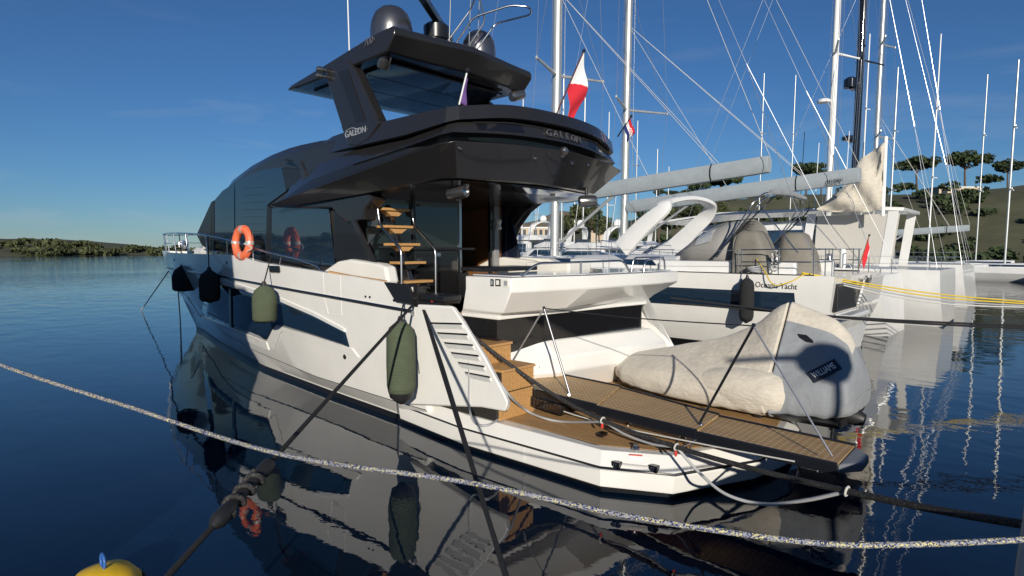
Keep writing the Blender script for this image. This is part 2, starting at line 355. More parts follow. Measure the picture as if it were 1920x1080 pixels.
tube('rub_strake', [lp[0]] + lp[1:], .018, BLACK, plat, res=6)
tp = [(4.2,2.06),(1.28,2.16),(.5,1.80),(-.06,.78),(-.2,0)]
tpf = tp + [(x, -y) for x, y in reversed(tp[:-1])]
mesh('teak_bed', [(x, y, .504) for x, y in tpf], [tuple(range(len(tpf)))], CAULK, plat)
def aft_x(y): return lerp([(0,-.2),(.78,-.06),(1.80,.5),(2.16,1.28),(2.3,4.0)], abs(y))
yy = -2.12
while yy < 2.1:
    y0, y1 = yy, min(yy + .056, 2.13)
    mesh('plank', [(4.1,y0,.506),(4.1,y1,.506),(aft_x(y1),y1,.506),(aft_x(y0),y0,.506),(4.1,y0,.512),(4.1,y1,.512),(aft_x(y1),y1,.512),(aft_x(y0),y0,.512)],
         [(4,5,6,7),(0,1,5,4),(1,2,6,5),(2,3,7,6),(3,0,4,7)], TEAK, plat)
    yy += .062
for a, b in (((990,792),(1040,808)),): pass
tube('platform_seam', [at(1003,801,z=.505), at(1000,815,z=.40), Vector((2.28,2.43,.3)), Vector((2.28,2.40,.1))], .005, WHITE2, plat, res=5)
# swim ladder recess with two hinge blocks, the warning sticker and deck fittings
def stern_pt(t, z, off=.0):          # along the chamfer/aft face, t 0..1 between the two aft port corners
    a, b = Vector((1.05,2.38,z)), Vector((.26,1.99,z)); n = Vector((-.45,.89,0)); return a.lerp(b, t) + n*off
PB = bvh_of(plat)
for a, b in (((1146,768),(1160,780)),((1217,772),(1233,786))):
    p = on(PB, (a[0]+b[0])/2, (a[1]+b[1])/2 + 95, .0) if 0 else on(PB, (a[0]+b[0])/2, (a[1]+b[1])/2, .0)
for px, py in ((1156,872),(1226,879)):
    p = on(PB, px, py, .0); box('ladder_hinge', (p.x-.055,p.y-.05,p.z-.04), (p.x+.055,p.y+.035,p.z+.045), BLACKG, plat, bevel=.008)
    box('hinge_plate', (p.x-.02,p.y+.02,p.z-.03), (p.x+.02,p.y+.045,p.z+.03), STEEL, plat, bevel=.004)
hug('ladder_recess', PB, ([(1163,868),(1218,874)], [(1163,880),(1218,886)]), SEATW, plat, off=.004, thick=.006, n=1)
hug('warning_sticker', PB, ([(1179,851),(1205,853)], [(1179,861),(1205,863)]), FWHITE, plat, off=.003, thick=.002, n=1)
hug('sticker_band', PB, ([(1179.5,851.5),(1204.5,853.3)], [(1179.5,854),(1204.5,856)]), STICKR, plat, off=.006, thick=.002, n=1)
for a in ((1148,808,1146,868),(1240,812,1238,870)): pass
for px, py in ((1128,818),(1250,838)):
    p = at(px, py, z=.515); box('deck_hatch_pull', (p.x-.04,p.y-.09,.512), (p.x+.05,p.y+.05,.56), BLACKG, plat, bevel=.01)
for px, py in ((1192,842),(1280,824),(1177,797)):
    p = at(px, py, z=.515); lathe('deck_fitting', [(.05,0),(.05,.02),(.025,.05),(.035,.07)], (p.x, p.y, .512), (0,0,1), STEEL, plat, res=12)
for q in ():
    tube('ladder_handle', [at(q[0][0], q[0][1]+4, z=.51), at(*q[1], z=.62), at(*q[2], z=.62), at(q[3][0], q[3][1]+4, z=.51)], .008, BLACKG, plat, res=6)
# ---- port and starboard quarters sweeping from the gunwale to the platform, with louvres
def qx(px, py, y_): p = at(px, py, y=y_); return (p.x, p.z)
prof = [(4.72,.46),(4.9,2.12),(4.40,2.14),qx(850,574,2.58),qx(880,619,2.55),qx(912,670,2.52),qx(950,742,2.48),qx(956,756,2.47),qx(950,772,2.46),qx(905,764,2.46)]
rings = []
for yo, sh_ in ((2.47,0),(2.44,.02),(2.36,.04)):
    pts = []
    for x, z in prof: pts.append(Vector((x + (sh_ if x < 4 else 0), yo + (.12*(z-.5)/1.6 if yo > 2.3 else 0) - 0, z - (.02 if yo == 2.36 else 0))))
    rings.append(pts)
qt = loft('quarter_wing', rings, WHITE, Y, auto=20, bevel=.03)
mir(qt)
QB = bvh_of(qt)
for i in range(6):
    x0, y0 = 806 + i*13.0, 604 + i*18.5; x1, y1 = 866 + i*10.5, 605.5 + i*20.0
    try:
        a, b, c, d_ = on(QB, x0, y0, .002), on(QB, x1, y1, .002), on(QB, x1+1, y1+3.2, .002), on(QB, x0+3, y0+3.2, .002)
        prism('louvre', [a, b, c, d_], (0,.006,0), BLACKG, qt, bevel=0)
        e, g = on(QB, x0+8, y0+12, .002), on(QB, x1+3, y1+12, .002)
        mesh('louvre_lip', [d_ + Vector((0,.002,0)), c + Vector((0,.002,0)), g, e, d_ + Vector((0,.03,0)), c + Vector((0,.03,0))], [(4,5,2,3),(0,1,5,4),(0,4,3),(1,2,5)], WHITE2, qt)
    except Exception: pass
gp = prism('quarter_pad', [(4.92,2.62,2.15),(3.86,2.56,2.15),(3.86,2.10,2.15),(4.92,2.10,2.15)], (0,0,.05), BLACK, Y, bevel=.02); mir(gp)
gp = prism('bulwark_end', [(5.12,2.6,2.46),(4.38,2.58,2.02),(4.38,2.58,2.16),(5.0,2.6,2.48)] if 0 else [at(px, py, y=2.66) for px, py in ((719,529),(764,533),(773,560),(771,571),(741,566))], (0,-.1,0), CHAR2, Y, bevel=.01); mir(gp)
lathe('mooring_winch', [(.13,0),(.13,.04),(.09,.06),(.075,.14),(.10,.2),(.11,.23),(.06,.25)], (4.45,2.36,2.2), (0,0,1), BLACKG, Y)
tube('strake_tip', [on(HB, 770, 585, .0), on(HB, 768, 585, .02) + Vector((-.12,0,-.01))], [.02,.045], STEEL, Y, res=10)
# ---- transom block: aft bench and bar over a dark window, white garage door below
def zsec(lst, yv): return [Vector((x, yv, z)) for x, z in lst]
top = [(4.05,1.82),(3.02,1.86),(2.62,.4),(2.45,-1.6),(2.5,-2.42),(3.1,-2.5),(4.05,-2.3)]
mid = [(4.15,1.80),(3.22,1.82),(3.02,.5),(2.95,-1.4),(2.9,-2.22),(3.2,-2.4),(4.15,-2.3)]
bot = [(4.2,1.78),(3.36,1.76),(3.30,.6),(3.15,-1.2),(3.02,-2.15),(3.25,-2.3),(4.2,-2.3)]
rings = [[Vector((x, y, z)) for x, y in pl] for pl, z in ((bot,1.9),(bot,1.98),(mid,2.08),(top,2.36),(top,2.57))]
rings[2] = [Vector((x, y, 2.02 if y > 0 else 2.10)) for x, y in mid]
blk = loft('transom_block', rings, WHITE, Y, auto=15, bevel=.02)
prism('sunpad_table', [(3.98,1.72,2.578),(3.08,1.76,2.578),(2.72,.38,2.578),(2.56,-1.58,2.578),(2.60,-2.32,2.578),(3.1,-2.4,2.578),(3.98,-2.2,2.578)], (0,0,.02), mat('table_top_gloss', (.55,.56,.58), .12, coat=.6, var=.12, vscale=5), Y, bevel=.008)
g1 = [(4.3,1.74),(3.44,1.72),(3.40,.6),(3.22,-1.2),(3.10,-2.08),(3.4,-2.25),(4.3,-2.25)]
loft('transom_window', [[Vector((x, y, z)) for x, y in pl] for pl, z in ((g1,1.35),(g1,1.905))], BLACKG, Y, smooth=False)
l0 = [(4.3,1.74),(3.52,1.60),(3.40,.6),(3.06,-1.2),(2.90,-2.10),(3.2,-2.25),(4.3,-2.3)]
l1 = [(4.3,1.72),(3.60,1.50),(3.12,.5),(2.85,-1.0),(2.62,-2.2),(3.0,-2.4),(4.3,-2.42)]
l2 = [(4.3,1.70),(3.80,1.42),(3.45,.4),(3.15,-1.0),(2.95,-2.0),(3.2,-2.3),(4.3,-2.4)]
gar = loft('garage_door', [[Vector((x, y, z)) for x, y in pl] for pl, z in ((l2,.49),(l1,.92),(l1,1.18),(l0,1.44))], WHITE, Y, auto=14, bevel=.03)
prism('side_pillar', [(3.05,-2.16,2.12),(2.62,-2.44,1.12),(2.80,-2.50,1.08),(3.25,-2.30,2.12)], (.25,-.08,0), WHITE2, Y, bevel=.02)
GB = bvh_of(gar); TB = bvh_of(blk)
tube('door_seam', [on(GB, 980, 640, .0), on(GB, 1000, 660, .0), on(GB, 1012, 690, .0)], .012, CGREY, gar, res=5)
for px, py in ((1247,619),(1266,611)):
    try:
        p = on(GB, px, py, .01); box('door_catch', (p.x-.02,p.y-.02,p.z-.05), (p.x+.02,p.y+.02,p.z+.05), BLACK, gar, bevel=.004)
    except Exception: pass
# sockets
for px, py, s_, m_ in ((923,530,.035,BLACK),(934,530,.055,BLACKG),(949,531,.055,SEATW)):
    p = on(TB, px, py, .0); box('socket_plate', (p.x-s_,p.y-.002,p.z-.055), (p.x+s_,p.y+.012,p.z+.055), m_, blk, bevel=.006)
    box('socket_face', (p.x-s_*.6,p.y+.010,p.z-.035), (p.x+s_*.6,p.y+.017,p.z+.035), SEATW if m_ is BLACKG else CGREY, blk, bevel=.003)
# rails on the block
def rail(name, pts, r=.018, parent=Y, curve=0): return tube(name, pts, r, STEEL, parent, res=8, curve=curve)
def arc(pts, rad=.1, n=5):            # polyline with rounded corners
    P_ = [Vector(p) for p in pts]; out = [P_[0]]
    for a, b, c in zip(P_, P_[1:], P_[2:]):
        d1, d2 = (a-b), (c-b); r1 = min(rad, d1.length*.45, d2.length*.45); s, e = b + d1.normalized()*r1, b + d2.normalized()*r1
        for i in range(n+1):
            t = i/n; out.append(s*(1-t)**2 + b*2*t*(1-t) + e*t*t)
    return out + [P_[-1]]
rail('transom_rail', arc([(3.02,1.62,2.58),(2.92,1.40,2.78),(2.62,-.62,2.80),(2.6,-.80,2.58)], .15)); rail('transom_rail_post', [(2.76,.45,2.58),(2.76,.45,2.79)])
rail('transom_rail', arc([(3.0,-1.5,2.58),(2.98,-1.56,2.84),(2.72,-2.25,2.84),(2.72,-2.3,2.58)], .1)); rail('transom_rail', arc([(2.56,-1.2,2.58),(2.56,-1.25,2.80),(2.75,-2.28,2.84)], .1))
# ---- teak stair from the platform
for x0, x1, z in ((3.25,3.95,1.56),(2.78,3.4,1.27)):
    st = box('boarding_step', (x0,1.56,z-.04), (x1,2.28,z), TEAKL, Y, bevel=.008)
    box('step_core', (x0+.06,1.58,z-.34), (x1+.3,2.27,z-.042), CAULK, st, bevel=.005)
    for k in range(9): box('riser_slat', (x0+.03,1.575+k*.078,z-.33), (x0+.055,1.628+k*.078,z-.042), TEAKL, st, bevel=0)
bx_ = box('boarding_stair_base', (2.9,1.5,.50), (4.3,2.28,.93), CAULK, Y, bevel=.02)
for k in range(12): box('riser_slat', (2.87,1.5+k*.064,.515), (2.896,1.547+k*.064,.90), TEAKL, bx_, bevel=0)
# ---- deckhouse
rt = [(15.4,3.0),(15.05,3.41),(14.4,3.98),(13.84,4.40),(12.77,4.85),(11.52,5.09),(10.41,5.23),(9.18,5.30),(7.5,5.25),(6.6,5.2)]
def house_rings(l, base):
    out = []
    for x, zt in l:
        wdt = lerp([(6,2.02),(11,2.0),(13.8,1.86),(15.4,1.55)], x); hb = base if base else lerp([(6.6,1.9),(9,2.1),(15.4,2.6)], x)
        hi = max(zt - .12, hb + .1)
        half = [(wdt, hb), (wdt - .02, hi - .1), (wdt - .10, hi + .04), (wdt*.8, zt), (wdt*.4, zt + .05)]
        out.append([Vector((x, y, z)) for y, z in half] + [Vector((x, -y, z)) for y, z in reversed(half)])
    return out
house = loft('deckhouse', house_rings(rt[:7] + [(9.6,5.29),(9.0,5.30)], 0), CHAR, Y, auto=28)
loft('roof_fairing', house_rings([(9.1,5.30),(8.3,5.29),(7.5,5.25),(6.7,5.1),(6.2,4.8)], 4.2), CHAR, Y, auto=28)
def yplate(name, pts, y, m, parent, th=.012, bevel=0., both=True):
    o = prism(name, [at(px, py, y=y) for px, py in pts], (0, th, 0), m, parent, bevel=bevel)
    if both: mir(o)
    return o
# big side window in panes, black mullions between
yplate('side_window', [(402,470),(401,378),(418,358),(440,343),(440,474)], 2.0, GLASS, house)
yplate('side_window', [(442,476),(442,341),(470,326),(500,317),(534,313),(546,352),(503,383),(499,486)], 2.012, GLASS, house)
yplate('side_window', [(509,488),(509,391),(560,388),(617,392),(629,500)], 2.012, GLASS, house)
yplate('window_mullion', [(499,492),(502,386),(509,390),(508,492)], 2.02, BLACK, house, th=.02)
yplate('window_mullion', [(399,470),(399,380),(402.5,376),(403,470)], 2.0, BLACK, house, th=.03)
for i in range(9):
    yv = 352 + i*13.5; yplate('blind_slat', [(456,yv+1.2-i*.2),(497,yv-2+i*.4),(497,yv-1.2+i*.4),(456,yv+2-i*.2)], 2.026, CHAR2, house, th=.001)
# windscreen flank and the side deck screens
yplate('windscreen_flank', [(370,440),(398,378),(397,470),(380,460)], 1.96, CHAR2, house, th=.02)
# roof shoulder with the intake scoop
sc = [(562,305),(640,258),(668,300),(585,352),(578,322)]
o = prism('roof_shoulder', [at(px, py, y=2.05) for px, py in ((536,300),(572,281),(640,262),(690,285),(668,322),(586,350),(572,318),(560,306))], (0,.14,0), CHAR, Y, bevel=.05); mir(o)
o = prism('intake_scoop', [at(px, py, y=2.06) for px, py in ((534,315),(568,316),(580,345),(543,358))], (0,.09,0), CHAR2, Y, bevel=.02); mir(o)
o = prism('scoop_edge', [at(px, py, y=2.14) for px, py in ((570,302),(578,320),(582,348),(577,352),(567,318))], (0,.08,0), STEEL if 0 else CHAR, Y, bevel=.02); mir(o)
# ---- flybridge deck and its overhang
U0 = [(9.5,2.25,3.90),(7.9,2.20,3.94),(6.4,2.16,4.0),(4.95,2.16,4.08),(4.35,2.10,4.12),(4.15,1.9,4.13),(3.98,1.1,4.15),(3.90,0,4.16)]
T1 = [(9.65,2.36,3.95),(7.9,2.44,4.13),(6.33,2.45,4.31),(4.8,2.45,4.49),(3.95,2.42,4.585),(3.74,2.30,4.61),(3.48,1.25,4.66),(3.36,0,4.68)]
T2 = [(9.5,2.30,3.99),(7.9,2.38,4.18),(6.33,2.40,4.35),(4.8,2.40,4.53),(4.02,2.35,4.63),(3.90,2.20,4.66),(3.66,1.2,4.71),(3.55,0,4.73)]
G1 = [(9.4,2.28,4.0),(7.9,2.36,4.20),(6.33,2.38,4.37),(4.8,2.34,4.55),(4.3,2.15,4.65),(4.2,2.0,4.67),(3.98,1.1,4.72),(3.88,0,4.74)]
G2 = [(9.3,2.24,4.06),(7.9,2.34,4.30),(6.33,2.37,4.48),(4.8,2.34,4.62),(4.3,2.15,4.73),(4.2,2.0,4.77),(3.98,1.1,4.83),(3.88,0,4.85)]
C1 = [(9.2,2.22,4.10),(7.9,2.33,4.36),(6.36,2.38,4.51),(4.9,2.39,4.63),(4.02,2.36,4.73),(3.86,2.24,4.77),(3.62,1.22,4.84),(3.52,0,4.87)]
C2 = [(9.0,2.05,4.6),(7.9,2.12,4.80),(6.5,2.20,4.80),(4.94,2.20,4.82),(4.04,2.18,4.92),(3.92,2.08,4.96),(3.66,1.2,5.05),(3.56,0,5.08)]
C2b = [(8.9,2.02,4.62),(7.8,2.10,4.82),(6.5,2.14,4.82),(4.94,2.14,4.84),(4.10,2.12,4.94),(3.98,2.02,4.98),(3.74,1.15,5.07),(3.64,0,5.10)]
C3 = [(8.0,2.08,4.9),(7.5,2.18,4.85),(6.5,2.30,4.84),(4.94,2.32,4.85),(4.02,2.26,4.93),(3.84,2.14,4.97),(3.54,1.22,5.09),(3.42,0,5.12)]
C4 = [(7.9,2.05,5.12),(7.4,2.15,5.16),(6.4,2.26,5.17),(4.9,2.28,5.16),(4.02,2.22,5.17),(3.86,2.10,5.19),(3.60,1.2,5.31),(3.50,0,5.34)]
C5 = [(7.8,1.90,5.13),(7.3,1.95,5.16),(6.4,2.02,5.16),(5.0,2.04,5.15),(4.3,2.0,5.16),(4.15,1.85,5.18),(3.85,1.1,5.30),(3.75,0,5.33)]
D0 = [(7.7,1.88,4.75),(7.2,1.93,4.75),(6.4,2.0,4.75),(5.0,2.02,4.75),(4.32,1.98,4.75),(4.18,1.83,4.75),(3.9,1.08,4.75),(3.8,0,4.75)]
def ring(l):
    a = [Vector(p) for p in l]; cur = a[5:] + [Vector((p.x, -p.y, p.z)) for p in reversed(a[5:-1])]; cv = catmull(cur, 4); a = a[:5] + cv[:len(cv)//2 + 1]; return a + [Vector((p.x, -p.y, p.z)) for p in reversed(a[:-1])]
def skirt(name, ls, m, parent, auto=18, bottom=False, topcap=False, **k):
    rr = [ring(l) for l in ls]; n = len(rr[0]); vv = [p for r_ in rr for p in r_]
    ff = [(i*n+j, i*n+j+1, (i+1)*n+j+1, (i+1)*n+j) for i in range(len(rr)-1) for j in range(n-1)]
    if bottom: ff += [(j, j+1, n-2-j, n-1-j) for j in range(n//2 - 0) if j+1 < n-2-j] + [(n//2-1, n//2, n//2+1)]
    if topcap:
        q = (len(rr)-1)*n; ff += [(q+j, q+j+1, q+n-2-j, q+n-1-j) for j in range(n//2) if j+1 < n-2-j] + [(q+n//2-1, q+n//2, q+n//2+1)]
    return mesh(name, vv, ff, m, parent, smooth=True, auto=auto, **k)
fly = skirt('flybridge_overhang', [U0, T1, T2], CHAR, Y, bottom=True, bevel=.012)
skirt('flybridge_gap', [T2, G1, G2, C1], BLACK, fly)
fas = skirt('flybridge_fascia', [C1, C2], CHAR, Y, bevel=.01)
skirt('fascia_gap', [C2, C2b, [(x, y, z+.0) for x, y, z in C3]], BLACK, fas)
coam = skirt('flybridge_coaming', [C3, C4, C5, D0], CHAR, Y, topcap=True, bevel=.02)
FB, KB = bvh_of(fas), bvh_of(fly)
for a, b in (([(880,232),(940,233),(1008,243)], [(890,243),(960,254),(1002,259)]), ([(1102,263),(1135,271),(1160,284)], [(1100,271),(1130,281),(1160,291)])):
    pass
def fas_pt(yv, t, off=.0):             # on the aft fascia: yv across, t from its lower to its upper edge
    def g(l, k): return lerp(sorted([(p[1], p[k]) for p in l[5:]]), abs(yv))
    y1, y2 = Vector((g(C1,0), yv, g(C1,2))), Vector((g(C2,0), yv, g(C2,2))); n = Vector((-.92,0,.35)); return y1.lerp(y2, t) + n*off
def fas_strip(name, y0, y1, t0, t1, m, off):
    k = 12; a = [fas_pt(y0 + (y1-y0)*i/k, t0, off) for i in range(k+1)]; b = [fas_pt(y0 + (y1-y0)*i/k, t1, off) for i in range(k+1)]
    return mesh(name, a + b, [(i, i+1, k+2+i, k+1+i) for i in range(k)], m, fas, solid=.012)
fas_strip('vent_slot', 1.80, .48, .22, .78, BLACKG, .012); fas_strip('vent_slot', -.78, -2.02, .22, .78, BLACKG, .012)
fas_strip('slot_lip', 1.84, .44, .80, .90, CHAR, .03); fas_strip('slot_lip', -.74, -2.05, .80, .90, CHAR, .03)
for i, ch in enumerate('GALEON'):
    y_ = .42 - .172*i; a, b, c = fas_pt(y_, .22, .05), fas_pt(y_-.14, .22, .05), fas_pt(y_, .8, .05)
    text('letter', ch, .17, a, b - a, c - a, mat('letter_steel', (.22,.22,.22), .3, metal=.7), fas, squash=1.15, extrude=.012)
for a in ((862,277),(1003,295),(1073,305),(1103,308)):
    try: p = on(KB, *a, .0); lathe('underlight', [(.035,-.01),(.035,.012),(.02,.018)], p, (-.5,.4,.6), STEEL, fly, res=10)
    except Exception: pass
p = on(KB, 1053, 293, .0); lathe('stern_light', [(.05,0),(.05,.05),(.075,.07),(.075,.13),(.04,.17)], p, (-.6,.1,.8), GOLD, fly, res=14)
# seam tiles reflected on the overhang: thin panel joints
# ---- hardtop with louvred roof, arms, speakers
ht = [(9.75,6.50),(9.55,6.60),(8.2,6.74),(6.4,6.95),(5.92,6.96),(5.80,6.90),(5.80,6.80),(6.02,6.52),(6.5,6.50),(9.3,6.47)]
rings = []
for yv, k, dz in ((1.86,.0,-.05),(1.80,.0,.0),(1.2,.0,.03),(0,-.12,.06),(-1.2,.0,.03),(-1.80,.0,.0),(-1.86,.0,-.05)):
    rings.append([Vector((x + (k if x < 7 else -k*.5) , yv, z + (dz if z > 6.55 else 0))) for x, z in ht])
hard = loft('hardtop', rings, CHAR, Y, auto=28, bevel=.03)
LOUV = bpy.data.materials.new('louvre_glass'); LOUV.use_nodes = True
_t = LOUV.node_tree; _b = _t.nodes['Principled BSDF']; _b.inputs['Base Color'].default_value = (.012,.016,.022,1); _b.inputs['Roughness'].default_value = .06; _b.inputs['Coat Weight'].default_value = .8
_c = _t.nodes.new('ShaderNodeTexCoord'); _w = _t.nodes.new('ShaderNodeTexWave'); _w.bands_direction = 'X'; _w.inputs['Scale'].default_value = 5.2; _w.wave_profile = 'SAW'
_p = _t.nodes.new('ShaderNodeBump'); _p.inputs['Strength'].default_value = .35; _p.inputs['Distance'].default_value = .02
_t.links.new(_c.outputs['Object'], _w.inputs[0]); _t.links.new(_w.outputs[1], _p.inputs['Height']); _t.links.new(_p.outputs[0], _b.inputs['Normal'])
for x0, x1 in ((6.35,7.25),(7.28,8.2),(8.23,9.2)):
    box('roof_louvre_panel', (x0,-1.5,6.44), (x1,1.5,6.475), LOUV, hard, bevel=.004)
text('lettering', '700', .2, at(682,90,y=1.875), at(709,75,y=1.875) - at(682,90,y=1.875), (0,0,1), mat('letter_dark', (.25,.25,.26), .3, metal=.7), hard, squash=1.0, shear=.2)
arm = [at(px, py, y=1.9) for px, py in ((604,125),(650,112),(664,128),(710,228),(706,240),(672,272),(652,268),(640,238))]
o = prism('hardtop_arm', arm, (0,-.22,0), CHAR, Y, bevel=.03); mir(o)
o2 = prism('arm_face', [at(px, py, y=1.905) for px, py in ((634,135),(652,130),(688,232),(670,236))], (0,.012,0), CHAR2, o, bevel=.004)
prism('arm_foot', [at(px, py, y=2.31) for px, py in ((638,236),(706,222),(712,230),(690,262),(668,275),(652,272))], (0,-.42,0), CHAR, o, bevel=.03)
a, b = at(647,259,y=2.325), at(684,248,y=2.325); text('lettering', 'GALEON', .16, a, b - a, (0,0,1), mat('letter_bright', (.7,.7,.7), .25, metal=.6), o, squash=(b-a).length/.60)
tube('logo_wave', catmull([at(648,246,y=2.32), at(660,240,y=2.32), at(673,243,y=2.32)], 5), .008, MATS['letter_bright'], o, res=5)
for px, py in ((612,132),(611,144)):
    p = at(px, py, y=1.9); lathe('navigation_light', [(.03,0),(.03,.06),(.06,.08),(.06,.16),(.03,.2)], p, (.3,1,0), GOLD, o, res=12)
def speaker(p, d_, name='speaker', r=.115, l=.34):
    s = lathe(name, [(r*.86,0),(r,.05),(r,l*.8),(r*.9,l),(r*.78,l+.005),(r*.72,l-.02),(.01,l-.02)], p, d_, GOLD, Y, res=18)
    dd = Vector(d_).normalized(); lathe('speaker_cone', [(r*.7,0),(r*.4,.01),(.01,.02)], Vector(p) + dd*(l-.018), d_, STEEL, s, res=16); return s
def bracket(a, b): tube('speaker_bracket', [a, b], .03, BLACK, Y, res=8)
p = at(717,128,y=1.66); speaker(p, (-.5,.05,.8), r=.12, l=.36); bracket(p + Vector((0,0,.2)), p + Vector((0,-.05,.3)))
p = at(958,182,y=-1.55); speaker(p, (-.25,-.95,.35)); bracket(p + Vector((0,-.1,.1)), p + Vector((0,-.1,.3)))
p = at(842,364,y=1.62); speaker(p, (-1,-.25,.12)); bracket(p + Vector((-.1,0,.05)), p + Vector((-.1,0,.32)))
p = at(1086,378,y=-1.30); speaker(p, (-.75,-.9,.06)); bracket(p + Vector((-.1,-.1,.05)), p + Vector((-.1,-.1,.34)))
# domes, radar, aerials on the hardtop
lathe('satellite_dome', [(.41,-.0),(.425,.1),(.425,.55),(.40,.72),(.33,.88),(.22,.98),(.1,1.03),(.01,1.04)], (7.15,.92,6.84), (0,0,1), GOLD, Y, res=32)
lathe('satellite_dome', [(.36,0),(.37,.1),(.37,.45),(.34,.62),(.27,.75),(.16,.83),(.01,.86)], (6.55,-.95,6.88), (0,0,1), GOLD, Y, res=32)
lathe('radar_pedestal', [(.32,0),(.20,.12),(.18,.3),(.26,.36),(.27,.62),(.2,.68),(.05,.7)], (6.85,0,7.02), (0,0,1), CHAR2, Y, res=24)
e_ = at(784,-14,z=7.78); c_r = Vector((6.85,0,7.74)); d_r = (e_ - c_r); d_r.z = 0; s_r = Vector((-d_r.y, d_r.x, 0)).normalized()*.08
rb = prism('radar_scanner', [c_r - d_r*.95 - s_r, c_r + d_r - s_r, c_r + d_r + s_r, c_r - d_r*.95 + s_r], (0,0,.15), CHAR2, Y, bevel=.03)
box('radar_mount', (6.4,-.45,6.98), (7.2,.45,7.05), CHAR2, Y, bevel=.02)
for yv in (.1,-.45,-.7):
    tube('aerial', [(6.35,yv,6.9),(6.25,yv-.05,9.6)], .009, CGREY if yv < 0 else BLACK, Y, res=6)
rail('hardtop_rail', arc([(6.7,-.1,6.95),(6.1,-.35,7.75),(5.45,-.8,7.95),(5.15,-1.05,7.9),(5.3,-1.25,7.85),(6.1,-1.0,7.8),(6.4,-.5,6.95)], .15), .02)
rail('hardtop_rail', arc([(6.45,-.3,6.95),(5.95,-.55,7.7),(5.9,-.2,8.4)], .1), .018); rail('hardtop_rail', arc([(6.6,.2,6.95),(6.0,-.2,7.85),(5.6,-.1,8.3)], .1), .018)
tube('aerial', [at(655,96,y=1.75), at(650,-60,y=1.75)], .012, FWHITE, Y, res=6)
# ---- cockpit: bulkhead glass, doorway, saloon behind, stair to the flybridge
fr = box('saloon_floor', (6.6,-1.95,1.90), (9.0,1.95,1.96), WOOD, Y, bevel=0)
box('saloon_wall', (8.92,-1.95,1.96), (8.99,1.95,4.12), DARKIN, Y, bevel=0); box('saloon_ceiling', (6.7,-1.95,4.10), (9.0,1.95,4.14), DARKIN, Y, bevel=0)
box('cabinet', (8.2,-1.9,1.96), (8.9,-.9,2.85), WOOD, Y); box('cabinet_door', (8.88,-1.45,2.9), (8.91,-.95,3.9), WOOD, Y); box('cabinet', (7.0,-1.92,1.96), (7.7,-1.35,2.6), WOOD, Y)
box('saloon_window', (8.86,-1.70,2.75), (8.9,-1.5,3.7), mat('window_pale', (.45,.52,.55), .3), Y, bevel=0)
box('curtain', (8.86,-1.45,2.3), (8.9,-1.25,3.9), WOOD, Y, bevel=.01); box('wall_panel', (8.84,-1.9,3.55), (8.88,-1.1,3.95), SEATW, Y)
dg = box('glass_door', (6.80,-.56,1.97), (6.82,1.80,4.1), mat('door_glass', (.010,.013,.014), .02, spec=.8, coat=.8), Y, bevel=0)
for k in range(7): box('curtain_fold', (6.86,1.05+k*.105,2.1), (6.90,1.13+k*.105,4.0), CURT, Y, bevel=.02)
for yv in (-.58,.7): box('door_frame', (6.76,yv-.035,1.97), (6.85,yv+.035,4.1), STEEL if yv < 0 else BLACK, Y, bevel=.008)
box('door_frame', (6.78,-1.60,1.97), (6.86,-1.53,4.1), BLACKG, Y, bevel=.008)
box('door_frame', (6.74,-1.80,2.55), (6.86,-1.64,4.1), mat('post_grey', (.25,.25,.25), .3, coat=.4), Y, bevel=.02)
lathe('wall_phone', [(.06,0),(.08,.03),(.05,.12),(.08,.2),(.06,.24)], (6.7,-1.72,3.45), (0,0,1), SEATW, Y, res=12)
box('cockpit_floor', (4.3,-2.3,1.86), (6.9,2.3,1.95), TEAK, Y, bevel=0)
box('bar_cabinet', (6.2,.0,1.96), (6.75,1.15,3.0), BLACKG, Y, bevel=.03); box('bar_cabinet', (6.3,-.4,1.96), (6.7,.0,2.5), CHAR2, Y, bevel=.02)
box('door_latch', (6.18,.5,2.85), (6.2,.62,2.93), STEEL, Y, bevel=.004); box('cabinet_lid', (6.15,-.42,2.98), (6.78,1.2,3.03), CHAR2, Y, bevel=.01)
# side screens between house and quarter, and the pillars that carry the overhang
o = prism('side_screen', [at(px, py, y=2.02) for px, py in ((628,395),(665,405),(712,500),(695,500),(640,492),(628,484))], (0,.03,0), BLACK, Y, bevel=.006)
o = prism('screen_edge', [at(px, py, y=2.05) for px, py in ((660,412),(668,410),(722,520),(712,520))], (0,.05,0), CHAR, Y, bevel=.006)
o = prism('overhang_pillar', [at(px, py, y=2.1) for px, py in ((540,386),(618,374),(690,362),(700,372),(684,392),(680,412),(652,418),(634,404),(622,390),(560,390))], (0,-.3,0), CHAR, Y, bevel=.03)
prism('overhang_pillar', [at(px, py, y=-2.15) for px, py in ((930,366),(1012,368),(1004,382),(985,397),(964,426),(957,446),(944,444),(932,400))], (0,-.25,0), CHAR, Y, bevel=.03)
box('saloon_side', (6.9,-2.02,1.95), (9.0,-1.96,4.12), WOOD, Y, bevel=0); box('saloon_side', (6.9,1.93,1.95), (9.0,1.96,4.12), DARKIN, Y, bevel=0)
box('bulwark_end_cap', (4.30,2.42,2.1), (4.42,2.60,2.43), CHAR2, Y, bevel=.01)
